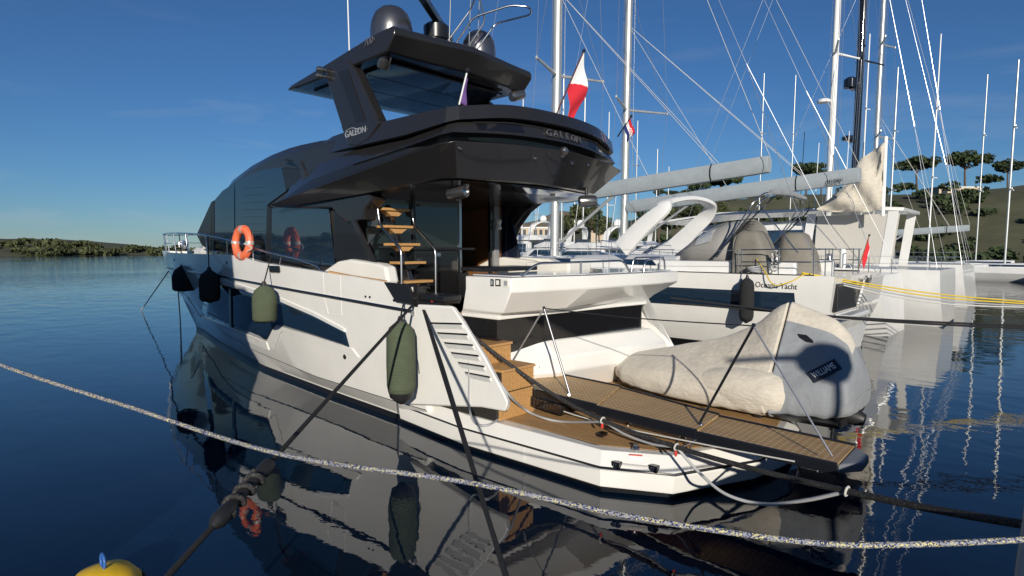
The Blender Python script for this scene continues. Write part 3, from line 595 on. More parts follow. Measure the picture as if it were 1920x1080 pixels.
# stairs
for i, (px, py) in enumerate(((735,393),(741,425),(754,458),(765,492),(778,527))):
    c = at(px, py, y=1.42); tr = box('stair_tread', (c.x-.15,1.1,c.z-.03), (c.x+.15,1.74,c.z+.02), TEAKL, Y, bevel=.008)
    prism('tread_bracket', [(c.x-.1,1.2,c.z-.035),(c.x-.1,1.64,c.z-.035),(c.x-.1,1.5,c.z-.13),(c.x-.1,1.34,c.z-.13)], (.2,0,0), TEAKL if i < 3 else BLACK, tr, bevel=.004)
    if i == 0: s_top = c
    if i == 4: s_bot = c
prism('stair_stringer', [(s_top.x+.1,1.38,s_top.z+.1),(s_top.x+.3,1.38,s_top.z),(s_bot.x+.15,1.38,s_bot.z-.35),(s_bot.x-.1,1.38,s_bot.z-.35)], (0,.1,0), STEEL, Y, bevel=.01)
for yv, dx in ((1.82,0),(1.02,-.0)):
    rail('stair_handrail', arc([(s_top.x-.1,yv,s_top.z+.02),(s_top.x-.16,yv,s_top.z-.3),(s_bot.x-.12,yv,s_top.z-.75),(s_bot.x-.12,yv,s_bot.z-.5)], .12), .022)
# cockpit seating
def cushion(name, a, b, m=SEATW): return box(name, a, b, m, Y, bevel=.05)
o = prism('side_deck_coaming', [at(px, py, y=2.2) for px, py in ((600,512),(632,490),(654,486),(708,494),(722,500),(728,532),(660,524))], (0,-.25,0), SEATW, Y, bevel=.05); mir(o)
cushion('aft_bench_back', (4.4,-2.2,1.96), (5.6,-1.4,2.72)); cushion('aft_bench_seat', (4.3,-1.5,1.96), (4.9,1.0,2.5)); 
box('cockpit_table', (4.35,-.35,2.60), (5.0,1.05,2.68), BLACK, Y, bevel=.02); box('table_leg', (4.6,.2,1.95), (4.72,.4,2.6), STEEL, Y)
o = prism('cockpit_side', [(5.0,-2.15,2.0),(7.4,-2.15,2.0),(7.4,-2.15,2.85),(5.6,-2.15,2.78),(5.0,-2.15,2.6)], (0,-.3,0), SEATW, Y, bevel=.04)
o = prism('flank_screen', [at(px, py, y=-2.1) for px, py in ((936,395),(958,400),(975,482),(925,485))], (0,-.03,0), mat('screen_navy', (.01,.014,.03), .1, coat=.5), Y, bevel=.004)
for k in range(6): box('ceiling_light', (4.6+.5*(k//2),-1.2+2.4*(k%2),4.07), (4.68+.5*(k//2),-1.12+2.4*(k%2),4.12), SEATW, Y, bevel=.01)
mesh('overhang_soffit', [(8.9,2.1,3.93),(6.4,2.1,4.04),(4.4,2.0,4.10),(4.2,1.8,4.11),(4.0,0,4.13),(4.2,-1.8,4.11),(4.4,-2.0,4.10),(6.4,-2.1,4.04),(8.9,-2.1,3.93)], [tuple(range(9))], mat('soffit_gloss', (.10,.095,.09), .08, coat=.8), Y)
# ---- foredeck and rails
br_pts = [(11.35,2.5,3.20),(13.2,2.40,3.36),(15.5,2.10,3.45),(17.8,1.70,3.50),(20,1.18,3.53),(22.2,.55,3.56),(23.2,.22,3.56)]
for sd_ in (1, -1):
    top_ = catmull([(p[0], p[1]*sd_, p[2]) for p in br_pts], 6)
    rail('bow_rail', top_ + [Vector((23.5,0,3.56))], .02)
    rail('bow_rail_lower', catmull([(p[0], p[1]*sd_, p[2]-.32) for p in br_pts[3:]], 5), .012)
    rail('side_rail', arc([(7.25,2.50*sd_,2.55),(7.42,2.48*sd_,2.66),(8.2,2.47*sd_,2.80),(9.7,2.48*sd_,2.95),(11.35,2.5*sd_,3.2)], .3), .022)
    for x, lean in ((22.6,.25),(21.0,.25),(19.2,.2),(17.3,.2),(15.3,.15),(13.1,.1),(11.6,.0),(8.9,-.1),(10.2,0)):
        yv = lerp([(7,2.48),(11.35,2.5)] + [(p[0], p[1]) for p in br_pts], x)*sd_; zt = lerp([(7.4,2.66),(8.2,2.8),(9.7,2.95)] + [(p[0], p[2]) for p in br_pts], x)
        rail('rail_stanchion', [(x-lean, yv + .0, lerp(SHz, x) - .05), (x, yv, zt)], .015)
lathe('bow_searchlight', [(.1,0),(.16,.05),(.16,.2),(.1,.22)], (20.3,.5,3.15), (-1,.3,0), STEEL, Y, res=14)
rings = []
for x, h_, w_ in ((19.5,2.75,.5),(18.3,3.05,.95),(16.5,3.15,1.25),(15.2,3.2,1.4)):
    rings.append([Vector((x, y*w_, 2.5 + (h_-2.5)*z)) for y, z in ((1,0),(1,.7),(.85,1),(-.85,1),(-1,.7),(-1,0))])
loft('foredeck_lounge', rings, SEATW, Y, auto=30, bevel=.04)
prism('windscreen_wedge', [at(px, py, y=1.5) for px, py in ((400,455),(432,438),(440,445),(402,470))], (0,.3,0), WHITE2, Y, bevel=.02)
# ================================================================== things hung on and moored to the yacht
def ring_tube(name, c, nrm, Rr, r, m, parent=None, res=12, seg=40, a0=0, a1=360):
    n = Vector(nrm).normalized(); u = n.orthogonal().normalized(); w_ = n.cross(u)
    full_ = (a1 - a0) == 360; k = seg
    pts = [Vector(c) + (u*math.cos(R(a0 + (a1-a0)*i/k)) + w_*math.sin(R(a0 + (a1-a0)*i/k)))*Rr for i in range(k + 1)]
    if not full_: return tube(name, pts, r, m, parent, res=res)
    v, f = [], []
    for i in range(k):
        d_ = (pts[i] - Vector(c)).normalized()
        for j in range(res): a = 2*math.pi*j/res; v.append(pts[i] + (d_*math.cos(a) + n*math.sin(a)*.85)*r)
    for i in range(k):
        for j in range(res): a, b = i*res+j, i*res+(j+1) % res; c2, d2 = ((i+1) % k)*res+j, ((i+1) % k)*res+(j+1) % res; f.append((a, b, d2, c2))
    return mesh(name, v, f, m, parent, smooth=True)
lc = at(455,455,y=2.60); LBt = thing('lifebuoy', 'orange ring lifebuoy with silver tape hanging on the side rail', 'lifebuoy', (lc.x, lc.y, lc.z - .4))
nr = (-.10,.99,.06); lb = ring_tube('ring_body', lc, nr, .295, .095, ORANGE, LBt)
for k in range(4): ring_tube('reflective_band', lc, nr, .295, .0965, SILVERT, LBt, seg=4, a0=38 + 90*k, a1=50 + 90*k)
nv = Vector(nr).normalized(); uu = nv.orthogonal().normalized(); ww = nv.cross(uu); gl = []
for i in range(49):
    a = 2*math.pi*i/48; q = .40 + .018*math.cos(4*a); gl.append(lc + (uu*math.cos(a) + ww*math.sin(a))*q + nv*.02)
tube('grab_line', gl, .008, ORANGE, LBt, res=5)
tube('tie_rope', catmull([lc + Vector((-.30,.1,-.02)), lc + Vector((-.5,.02,-.12)), lc + Vector((-.32,.05,-.2))], 6), .012, ROPEW, LBt)
def fender(px, y0, y1, yv, r, knit, label, rope_to, endm=RUBBER, ek=1.0, flat=False):
    a, b = at(px, y0, y=yv), at(px, y1, y=yv); h_ = a.z - b.z; x = (a.x + b.x)/2
    t = thing('fender', label, 'fender', (x, yv, b.z))
    e = r*1.15
    eb = e*ek
    lathe('fender_cover', [(r*.55,eb*.45),(r*.9,eb*.6),(r,eb*.95),(r*1.02,h_*.5),(r*.99,h_-e*.9),(r*.8,h_-e*.45),(r*.45,h_-e*.2),(r*.3,h_-e*.1)], (x, yv, b.z), (0,0,1), knit, t, res=24, auto=60)
    lathe('fender_end', [(.03,0),(r*.35,.03),(r*.8,eb*.35),(r*.97,eb*.85)], (x, yv, b.z), (0,0,1), endm, t, res=24, auto=60)
    lathe('fender_eye', [(r*.28,h_-e*.15),(r*.2,h_+.02),(.03,h_+.06)], (x, yv, b.z), (0,0,1), endm, t, res=12)
    tube('lanyard', catmull([Vector((x, yv, a.z + .03)), Vector((x, yv, a.z)).lerp(Vector(rope_to), .5) + Vector((.01,.0,0)), Vector(rope_to)], 5), .014, ROPEB, t)
    return t
fender(344,497,547,2.02,.30,KNITB,'round black fender nearest the bow, hanging from the bow rail',(16.3,1.96,3.45),ek=.25)
fender(393,505,568,2.66,.235,KNITB,'dark fender hanging from the rail between the bow fender and the lifebuoy',(12.9,2.42,3.33),ek=.5)
fender(496,533,606,2.90,.235,KNIT,'short olive green knitted fender hanging below the lifebuoy amidships',(9.3,2.5,2.9),ek=.35)
fender(752,600,757,2.86,.22,KNIT,'tall olive green knitted fender with black end hanging at the stern quarter',(4.6,2.62,2.2),ek=1.25)
# ---- mooring lines
def thru(p0, p1, q):                   # the point on the plane (camera, p0, p1) that lies on the line q0..q1
    n = ray(*p0).cross(ray(*p1)); a, b = Vector(q[0]), Vector(q[1]); t = -((a - CAM).dot(n))/((b-a).dot(n)); return a + (b-a)*t
def rope_thing(name, label, pts, r, m, cat='mooring line', curve=0, res=8):
    return rebase(tag(tube(name, pts, r, m, None, res=res, curve=curve), label, cat))
cl = at(783,562,y=2.42)
QL = [(-2.95, 0, 1.45), (-2.95, 1, 1.45)]
def pt_on(a, b, px):                   # point of segment a..b seen in photo column px
    lo, hi = 0., 1.
    def col(t):
        d_ = a.lerp(b, t) - CAM; return 960 + FPX*d_.dot(RT)/d_.dot(FW)
    s = col(0) > col(1)
    for _ in range(50):
        mid_ = (lo+hi)/2
        if (col(mid_) > px) == s: lo = mid_
        else: hi = mid_
    return a.lerp(b, lo)
def end_near(p0, p1, x, z):             # where the sight plane of a straight line meets the level line at X=x, Z=z
    return thru(p0, p1, [(x, 0, z), (x, 1, z)])
e1 = at(315,1080,d=3.7)
sn0, sn1 = pt_on(cl, e1, 508), pt_on(cl, e1, 402)
far1 = cl + (e1 - cl)*1.3
ml = thing('mooring_line', 'black mooring line with a rubber snubber running to the lower left corner', 'mooring line', (sn1.x, sn1.y, sn1.z))
tube('rope', [cl, cl.lerp(far1, .5), far1], .021, ROPEB, ml)
dv = (sn1 - sn0); Ls = dv.length
lathe('snubber', [(.022,0),(.055,.04*Ls),(.062,.16*Ls),(.04,.24*Ls),(.04,.72*Ls),(.058,.80*Ls),(.062,.94*Ls),(.05,.98*Ls),(.02,1.04*Ls)], sn0, dv, RUBBER, ml, res=16)
hx = []
ax = dv.normalized(); u1 = ax.orthogonal().normalized(); u2 = ax.cross(u1)
for i in range(90):
    t = .2 + .62*i/89; a = 2*math.pi*3.6*i/89; hx.append(sn0 + dv*t + (u1*math.cos(a) + u2*math.sin(a))*.058)
tube('coiled_rope', hx, .02, ROPEK, ml)
# stern spring: doubled line dropping towards the quay below the camera
c2 = at(792,575,y=2.40)
e2 = at(955,1100,d=2.6)
for k, (dx, lab) in enumerate(((-.04, 'left strand of the doubled black stern line leading down to the bottom edge'), (.09, 'right strand of the doubled black stern line leading down to the bottom edge'))):
    rope_thing('mooring_line', lab, [c2 + Vector((-dx*.3,0,0)), c2.lerp(e2, .5) + Vector((-dx*.6,dx*.2,0)), e2 + Vector((-dx*.6,dx*.5,0))], .0135, ROPEB)
rope_thing('lashing_line', 'thin grey line hanging loose beside the doubled stern line', [c2 + Vector((.02,.05,-.05)), c2 + Vector((-.02,.12,-.7)), c2 + Vector((-.05,.12,-1.05))], .008, ROPEB, cat='rope')
# thick stern line to the right-hand quay
c3 = at(800,562,y=2.35)
pts = [c3, at(876,621,y=2.30), at(935,668,y=2.12), at(1030,735,z=.96), at(1130,788,z=.80), at(1268,838,z=.76), at(1430,884,z=.88), at(1588,921,z=1.02), at(1690,943,z=1.12), at(1790,962,z=1.22), at(1990,995,z=1.40)]
e3 = pts[-1]
L3 = thing('mooring_line', 'thick black stern line stretched over the swim platform to the right edge', 'mooring line', (e3.x, e3.y, e3.z)); L3p = catmull(pts, 4)
tube('rope', L3p, [.018 if i < 5 else .028 for i in range(len(L3p))], ROPEK, L3)
def near(px):
    return min(L3p, key=lambda q: abs(960 + FPX*(q-CAM).dot(RT)/(q-CAM).dot(FW) - px))
for px in (876,1130,1262,1588):
    q = near(px); ring_tube('cable_tie', q, L3p[20]-L3p[10], .037, .012, ROPEW, L3, seg=14)
for px in (1130,1262): q = near(px); lathe('red_tag', [(.005,0),(.018,.02),(.018,.06),(.005,.07)], q + Vector((0,.01,-.11)), (0,0,1), STICKR, L3, res=8)
tube('rope', [c3 + Vector((.05,.08,0)), near(876)], .015, ROPEB, L3)
# coil and bundle at the winch
bd = thing('rope_coil', 'heap of black rope coiled over the stern winch', 'rope', (4.45,2.4,2.2))
for k in range(5):
    a = rnd.uniform(0, 6); ring_tube('rope_turn', (4.45 + rnd.uniform(-.05,.05), 2.42 + rnd.uniform(-.03,.05), 2.24 + .03*k), (rnd.uniform(-.5,.5), rnd.uniform(-.2,.6), 1), .11 + .015*rnd.random(), .022, ROPEB, bd, seg=20)
tg = box('bundle_bag', (3.72,2.2,2.2), (4.30,2.56,2.31), BLACK, bd, bevel=.03); lathe('red_tag', [(.01,0),(.025,.03),(.02,.09)], (4.02,2.52,2.14), (0,.2,1), STICKR, bd, res=8)
# shore power cables
s1 = [at(862,588,y=2.35), at(876,640,y=2.5), at(880,700,y=2.52), at(880,760,y=2.5), at(890,792,z=.53), at(915,797,z=.53), at(950,778,z=.53), at(1000,765,z=.53), at(1070,763,z=.53)]
rope_thing('shore_power_cable', 'grey shore power cable hanging in a loop down the port quarter', s1, .017, ROPEG, 'cable', 6)
s2 = [at(815,556,y=2.3), at(866,596,y=2.3), at(900,660,y=2.38), at(950,735,y=2.42), at(985,768,z=.60), at(1020,784,z=.54), at(1060,791,z=.54), near(1130) + Vector((0,0,-.02))]
rope_thing('shore_power_cable', 'grey cable laid along the sloping quarter edge onto the teak', s2, .018, ROPEG, 'cable', 6)
q1, q2 = near(1130), near(1275); rope_thing('shore_power_cable', 'short grey cable slung under the thick line between its two ties', [q1, q1.lerp(q2, .3) + Vector((0,0,-.07)), q1.lerp(q2, .7) + Vector((0,0,-.07)), q2], .015, ROPEG, 'cable', 6)
q3 = near(1588); d0, d1 = (q2-CAM).dot(FW), (q3-CAM).dot(FW)
s3 = [q2] + [at(px, py, d=d0 + (d1-d0)*t) for px, py, t in ((1310,885,.15),(1360,926,.35),(1430,945,.55),(1510,938,.8))] + [q3]
rope_thing('shore_power_cable', 'white cable drooping in a deep curve behind the platform corner', s3, .017, mat('cable_white', (.55,.55,.54), .5), 'cable', 6)
# blue and yellow line across the foreground
bl = [at(px, py, d=dd) for px, py, dd in ((-120,640,5.2),(60,705,4.7),(240,762,4.3),(520,850,3.7),(880,905,3.25),(1180,968,3.0),(1500,1015,2.85),(1700,1021,2.8),(2050,1005,2.7))]
rope_thing('slack_line', 'blue, white and yellow flecked line sagging right across the foreground', bl, .0145, ROPEM, 'rope', 12)
rope_thing('bow_line', 'thin white line slanting from the bow down to the water', [at(322,500,y=.4), at(264,583,z=-.02)], .022, ROPEW)
rope_thing('bow_line', 'weathered line hanging straight down from the bow into the water', [at(334,545,y=.3), at(338,600,y=.5), at(341,682,z=-.02)], .022, mat('rope_weathered', (.35,.26,.16), .9))
bp_ = at(196,1122,z=0); by = thing('mooring_buoy', 'yellow mooring buoy with a dark fringe at the bottom left corner', 'buoy', (bp_.x, bp_.y, -.1))
lathe('buoy_body', [(.05,0),(.2,.05),(.28,.16),(.28,.24),(.2,.34),(.08,.38)], (bp_.x, bp_.y, -.1), (0,0,1), mat('buoy_yellow', (.72,.46,.02), .5, var=.2, vscale=6), by, res=28, auto=60)
ring_tube('buoy_fringe', (bp_.x, bp_.y, .08), (0,0,1), .29, .03, KNITB, by); ring_tube('shackle', (bp_.x, bp_.y, .33), (0,1,0), .06, .014, mat('shackle_blue', (.03,.12,.4), .4), by, seg=16)
# ================================================================== passerelle
PZ = .86
PS = thing('passerelle', 'teak gangway with dark rails reaching from the stern stairs over the water', 'gangway', (1.2,1.3,.8))
DOT = bpy.data.materials.new('grip_teak'); DOT.use_nodes = True; _t = DOT.node_tree; _b = _t.nodes['Principled BSDF']; _b.inputs['Roughness'].default_value = .55
_c = _t.nodes.new('ShaderNodeTexCoord'); _m = _t.nodes.new('ShaderNodeVectorMath'); _m.operation = 'SCALE'; _m.inputs['Scale'].default_value = 13
_f = _t.nodes.new('ShaderNodeVectorMath'); _f.operation = 'FRACTION'; _s = _t.nodes.new('ShaderNodeVectorMath'); _s.operation = 'SUBTRACT'; _s.inputs[1].default_value = (.5,.5,.5)
_k = _t.nodes.new('ShaderNodeVectorMath'); _k.operation = 'MULTIPLY'; _k.inputs[1].default_value = (1,1,0); _l = _t.nodes.new('ShaderNodeVectorMath'); _l.operation = 'LENGTH'
_g = _t.nodes.new('ShaderNodeMath'); _g.operation = 'LESS_THAN'; _g.inputs[1].default_value = .2
_n = _t.nodes.new('ShaderNodeTexNoise'); _n.inputs['Scale'].default_value = 5; _r = _t.nodes.new('ShaderNodeValToRGB'); _r.color_ramp.elements[0].color = (.30,.18,.07,1); _r.color_ramp.elements[1].color = (.50,.31,.13,1)
_x = _t.nodes.new('ShaderNodeMix'); _x.data_type = 'RGBA'; _x.inputs[7].default_value = (.62,.50,.32,1)
for a, b in ((_c.outputs['Object'], _m.inputs[0]), (_m.outputs[0], _f.inputs[0]), (_f.outputs[0], _s.inputs[0]), (_s.outputs[0], _k.inputs[0]), (_k.outputs[0], _l.inputs[0]), (_l.outputs['Value'], _g.inputs[0]), (_g.outputs[0], _x.inputs[0]), (_c.outputs['Object'], _n.inputs[0]), (_n.outputs[0], _r.inputs[0]), (_r.outputs[0], _x.inputs[6]), (_x.outputs[2], _b.inputs['Base Color'])): _t.links.new(a, b)
NAVYM = mat('rail_dark_metal', (.05,.055,.07), .2, metal=.8)
def zc(px, py): return at(px, py, z=PZ)
near_l = [zc(936,713), zc(1120,758), zc(1308,803), zc(1572,862)]; far_l = [zc(966,684), zc(1163,724), zc(1348,774), zc(1604,828)]
for i in range(3):
    a, b, c, d_ = near_l[i], near_l[i+1], far_l[i+1], far_l[i]; dz = -.02*i
    g = (b-a)*.004
    prism('tread_panel', [p + Vector((0,0,dz-.01)) for p in (a+g, b-g, c-g, d_+g)], (0,0,-.03), DOT, PS, bevel=.004)
    for u_, v_, sg in ((a, b, 1), (d_, c, -1)):
        n = Vector((0, .035*sg, 0)); prism('side_rail', [u_ + Vector((0,0,dz+.012)), v_ + Vector((0,0,dz+.012)), v_ + n + Vector((0,0,dz+.012)), u_ + n + Vector((0,0,dz+.012))], (0,0,-.13), NAVYM, PS, bevel=.012)
a, b = near_l[3], far_l[3]; mid_ = (a+b)/2 + Vector((-.18,0,0))
prism('nose_piece', [p + Vector((0,0,-.05)) for p in (a, a.lerp(mid_,.6) + Vector((-.07,0,0)), mid_, b.lerp(mid_,.6) + Vector((-.07,0,0)), b)], (0,0,-.10), mat('nose_grey', (.16,.17,.19), .4), PS, bevel=.02)
for p in (a, b): lathe('end_wheel', [(.05,-.02),(.05,.02)], p + Vector((-.03,0,-.17)), (0,1,0), RUBBER, PS, res=14)
y1_, y2_ = near_l[1].y, near_l[2].y
posts = [(at(1070,744,y=1.42), at(1020,578,y=1.42)), (at(1308,800,y=1.46), at(1413,611,y=1.46))]
for (p, q), m_ in zip(posts, (mat('post_steel', (.30,.30,.31), .38, metal=.9), NAVYM)):
    tube('stanchion', [p, q], .017, m_, PS); lathe('stanchion_socket', [(.035,0),(.035,.1),(.02,.12)], p + Vector((0,0,-.06)), q-p, STEEL, PS, res=10); lathe('stanchion_cap', [(.01,-.02),(.026,0),(.02,.03)], q, (0,0,1), BLACKG, PS, res=10)
t1, t2 = posts[0][1], posts[1][1]
for n_, pts_, r_, m_ in (('guide_rope', [t1, t1.lerp(t2, .5) + Vector((0,0,-.03)), t2], .008, ROPEB), ('guide_rope', [t1, near_l[0] + Vector((-.05,0,.02))], .012, WIRE), ('guide_rope', [t2, near_l[3] + Vector((.05,.03,.03))], .011, WIRE)):
    tube(n_, pts_, r_, m_, PS, res=6, curve=4 if len(pts_) > 2 else 0)
tube('lifting_rope', catmull([near_l[0] + Vector((-.2,.05,-.15)), near_l[1] + Vector((0,.06,-.22)), near_l[2] + Vector((0,.06,-.16)), near_l[3] + Vector((.4,.06,-.10))], 6), .009, ROPEW, PS, res=6)
prism('pivot_base', [near_l[0] + Vector((.25,.02,-.08)), near_l[1] + Vector((.55,.05,-.12)), near_l[1] + Vector((.6,.05,-.28)), near_l[0] + Vector((.25,.02,-.25))], (0,-.45,0), BLACKG, PS, bevel=.02)
tube('support_leg', [near_l[2] + Vector((.1,-.2,-.1)), (near_l[2].x + .15, near_l[2].y-.1, .52)], .012, BLACK, PS); tube('support_leg', [near_l[2] + Vector((-.02,-.02,-.1)), (near_l[2].x + .28, near_l[2].y, .52)], .012, STEEL, PS)
# ================================================================== covered tender on the platform
TN = thing('covered_tender', 'jet tender under a cream and grey canvas cover on the swim platform', 'tender', (1.0,-1.15,.5))
TC = -1.15
st = [ # x, half width, bottom z, shoulder z, ridge z, ridge pull
 (3.02,.06,.72,.80,.86),(2.9,.34,.66,.86,.98),(2.6,.62,.62,.94,1.13),(2.1,.84,.60,.98,1.28),(1.5,.94,.58,1.0,1.42),(.9,.97,.57,1.02,1.62),(.45,.97,.57,1.04,1.86),(.12,.96,.57,1.06,2.16),(.0,.95,.57,1.06,2.22),
 (-.12,.86,.60,1.10,2.17),(-.4,.80,.62,1.16,2.08),(-.66,.76,.64,1.22,1.97),(-.84,.72,.66,1.25,1.78),(-.97,.62,.70,1.15,1.45),(-1.03,.48,.74,1.0,1.15)]
def tsec(x, w_, b, s, r_, n=17):
    half = [(.72*w_,b),(.95*w_,b+.06),(1.0*w_,b+.22),(.985*w_,s-.12),(.90*w_,s),(.74*w_,s+(r_-s)*.20),(.5*w_,s+(r_-s)*.46),(.24*w_,s+(r_-s)*.76),(.06*w_,r_-.01)]
    pts = [Vector((x, TC + y, z)) for y, z in half] + [Vector((x, TC - y, z)) for y, z in reversed(half)]
    return pts
def drape(name, ss, m, cap):
    dense = []
    for a, b in zip(ss, ss[1:]):
        for k in range(4): dense.append([a[i] + (b[i]-a[i])*k/4 for i in range(5)])
    dense.append(ss[-1]); rr = []
    for s_ in dense:
        pts = tsec(*s_); sub_ = []
        for p, q in zip(pts, pts[1:]):
            sub_ += [p, p.lerp(q, .5)]
        sub_.append(pts[-1])
        out = []
        for p in sub_:
            d_ = Vector((0, p.y-TC, p.z-.7)); d_ = d_.normalized() if d_.length > .01 else Vector((0,0,1))
            q = Vector((p.x*2.2, p.y*2.2, p.z*3.5)); w_ = noise.noise(q)*.028 + noise.noise(q*2.7 + Vector((4,1,7)))*.016 + abs(noise.noise(Vector((p.x*5 + p.z*3, p.y*2, p.z*9))))*.022
            hem = .02*math.sin(p.x*21) if p.z < .68 else 0
            out.append(p + d_*w_ + Vector((0,0,hem)))
        rr.append(out)
    return loft(name, rr, m, TN, closed=True, cap=cap, auto=80, sub=1)
cov = drape('canvas_front', st[:9], CREAM, True); cov2 = drape('canvas_stern', st[8:], CGREY, True)
cov2.data.materials.append(CREAM)
for i_, p_ in enumerate(cov2.data.polygons):
    if i_//35 < 18 and 14 <= i_ % 35 <= 19: p_.material_index = 1
# the cream round end of the port tube laps over the grey stern
pts = [(-.0,.30),(-.1,.30),(-.2,.27),(-.28,.2),(-.33,.1),(-.345,.01)]
lathe('tube_end', [(.12,-1.1),(.27,-.75),(.335,-.35),(.345,.0),(.33,.14),(.28,.27),(.18,.36),(.01,.41)], (.12,TC+.645,.90), (-1,-.06,0), CREAM, TN, res=24, auto=60)
lathe('tube_end', [(.12,-1.1),(.27,-.75),(.335,-.35),(.345,.0),(.33,.14),(.28,.27),(.18,.36),(.01,.41)], (.12,TC-.645,.90), (-1,.06,0), CREAM, TN, res=24, auto=60)
rings = [[Vector((x, TC + y*w_, z)) for y, z in ((1,.66),(.8,.56),(0,.52),(-.8,.56),(-1,.66))] for x, w_ in ((2.9,.3),(2.2,.78),(1,.9),(-.4,.9),(-.9,.85))]
loft('tender_hull', rings, RUBBER, TN, auto=40)
for x in (2.0,.2): box('chock', (x-.06,TC-.7,.50), (x+.06,TC+.7,.62), BLACK, TN, bevel=.02)
lathe('jet_nozzle', [(.12,0),(.12,.2),(.08,.3)], (-.8,TC+.2,.68), (-1,0,-.2), RUBBER, TN, res=14)
TBv = bvh_of(cov2)
try:
    a, b, c = on(TBv, 1528, 712, .02), on(TBv, 1572, 690, .02), on(TBv, 1526, 704, .02)
    n = (b-a).cross(c-a).normalized(); up_ = (c-a) - (b-a).normalized()*((c-a).dot((b-a).normalized())); up_.normalize(); xd = (b-a).normalized(); wd_ = (b-a).length; n = xd.cross(up_)
    if n.dot(ray(1550,700)) > 0: n = -n
    prism('name_patch', [a - up_*.05 - xd*.03, b - up_*.05 + xd*.03, b + up_*.13 + xd*.03, a + up_*.13 - xd*.03], n*.012, mat('patch_navy', (.012,.016,.03), .6), TN, bevel=0)
    text('lettering', 'WILLIAMS', .14, a + n*.016, xd, up_, FWHITE, TN, extrude=.002, squash=wd_/.66)
    q = [on(TBv, *p_, .012) for p_ in ((1496,627),(1512,629),(1525,640),(1525,644),(1512,642),(1500,634))]; prism('mesh_vent', q, n*.008, BLACK, TN, bevel=0)
except Exception as e: print('tender text', e)
# ================================================================== flags on the yacht
def flag(name, label, base, top, drop, mats, parent_mat=BLACKG, wdt=.4, waves=2.5):
    base, top = Vector(base), Vector(top); t = thing(name, label, 'flag', base)
    tube('flagpole', [base, top], .014, parent_mat, t); lathe('pole_cap', [(.01,-.03),(.03,0),(.03,.03),(.01,.06)], top, top-base, BLACK, t, res=8)
    return t
def cloth(name, corner_fn, nu, nv, mats, t, idx):
    v = [corner_fn(i/nu, j/nv) for i in range(nu+1) for j in range(nv+1)]; f = []; mi = []
    for i in range(nu):
        for j in range(nv): q = i*(nv+1)+j; f.append((q, q+1, q+nv+2, q+nv+1)); mi.append(idx((i+.5)/nu, (j+.5)/nv))
    me = bpy.data.meshes.new(name); me.from_pydata([tuple(p) for p in v], [], f); me.update()
    for m_ in mats: me.materials.append(m_)
    for p, k in zip(me.polygons, mi): p.material_index = k; p.use_smooth = True
    o = bpy.data.objects.new(name, me); put(o, t); k = o.modifiers.new('s', 'SOLIDIFY'); k.thickness = .006; return o
fb, ft = at(1044,212,x=3.62), at(1094,97,x=3.5); f1 = flag('ensign', 'white over red flag drooping from a pole on the flybridge rail', fb, ft, .7, None, mat('pole_wood', (.10,.03,.02), .4))
def fc(u_, v_):                       # u along hoist from the tip down, v across the fly
    p = ft.lerp(fb, .02 + .62*u_); tgt = ft.lerp(fb, .1) + Vector((-.02,-.22,-1.0)); q = Vector((p.x - .02, p.y - .10*v_, p.z - v_*(.78 - .15*u_)))
    return q + Vector((.05,.02,0))*math.sin(v_*7 + u_*2.5)*v_ 
cloth('flag_cloth', fc, 60, 60, [FWHITE, RED], f1, lambda a, b: 0 if a*.75 + b*.8 < .62 else 1)
fb, ft = at(1158,256,x=3.95), at(1183,219,x=3.9); f2 = flag('courtesy_flag', 'small red, white and blue flag on the starboard corner of the flybridge', fb, ft, .4, None)
def fc2(u_, v_):
    p = ft.lerp(fb, .05 + .5*u_); return Vector((p.x, p.y - .17*v_, p.z - .30*v_)) + Vector((.03,.01,0))*math.sin(v_*6 + u_*2)*v_
cloth('flag_cloth', fc2, 12, 12, [RED, FWHITE, BLUE], f2, lambda a, b: (1 if (int(a*12)+int(b*12)) % 2 else 0) if (.28 < a < .62 and .4 < b < .75) else (0 if a < .36 else 1 if a < .68 else 2))
fb, ft = at(861,196,y=2.1), at(876,134,y=2.1); f3 = flag('pennant', 'narrow purple pennant on a white staff at the port corner of the flybridge', fb, ft, .3, None, FWHITE)
def fc3(u_, v_):
    p = ft.lerp(fb, .12 + .82*u_); return Vector((p.x - .0, p.y - .13*v_*(.25 + .75*u_), p.z - .05*v_)) + Vector((.02,0,0))*math.sin(u_*5)*v_
cloth('flag_cloth', fc3, 10, 4, [PURPLE], f3, lambda a, b: 0)
# ================================================================== neighbouring boats
def planshape(s, aft=.86):
    return lerp([(0,aft),(.15,.95),(.35,1),(.55,.97),(.7,.84),(.83,.58),(.92,.32),(.97,.14),(1,.01)], s)
def hull_loft(T, x0, Lh, yc, half, zs, zb, m, rake=.3, aft=.86, flare=.9, name='hull', stern_rake=.25, n=28):
    rr = []
    for i in range(n+1):
        s = i/n; w_ = half*planshape(s, aft); sh = zs + (zb-zs)*s*s
        rows = [(-.35,.55*flare),(0,.80*flare),(.25*sh,.92*flare + .02),(.62*sh,.985),(sh,1.0)]
        ring_ = []
        for z, k in rows:
            kk = 1 - (1-k)*(1 + s*1.2); x = x0 + Lh*s - rake*s*s*(1 - max(z,0)/sh) + stern_rake*(1-s)**4*(z/sh); ring_.append(Vector((x, w_*max(kk,.05), z)))
        rr.append([Vector((p.x, yc + p.y, p.z)) for p in ring_] + [Vector((p.x, yc - p.y, p.z)) for p in reversed(ring_)])
    return loft(name, rr, m, T, auto=26)
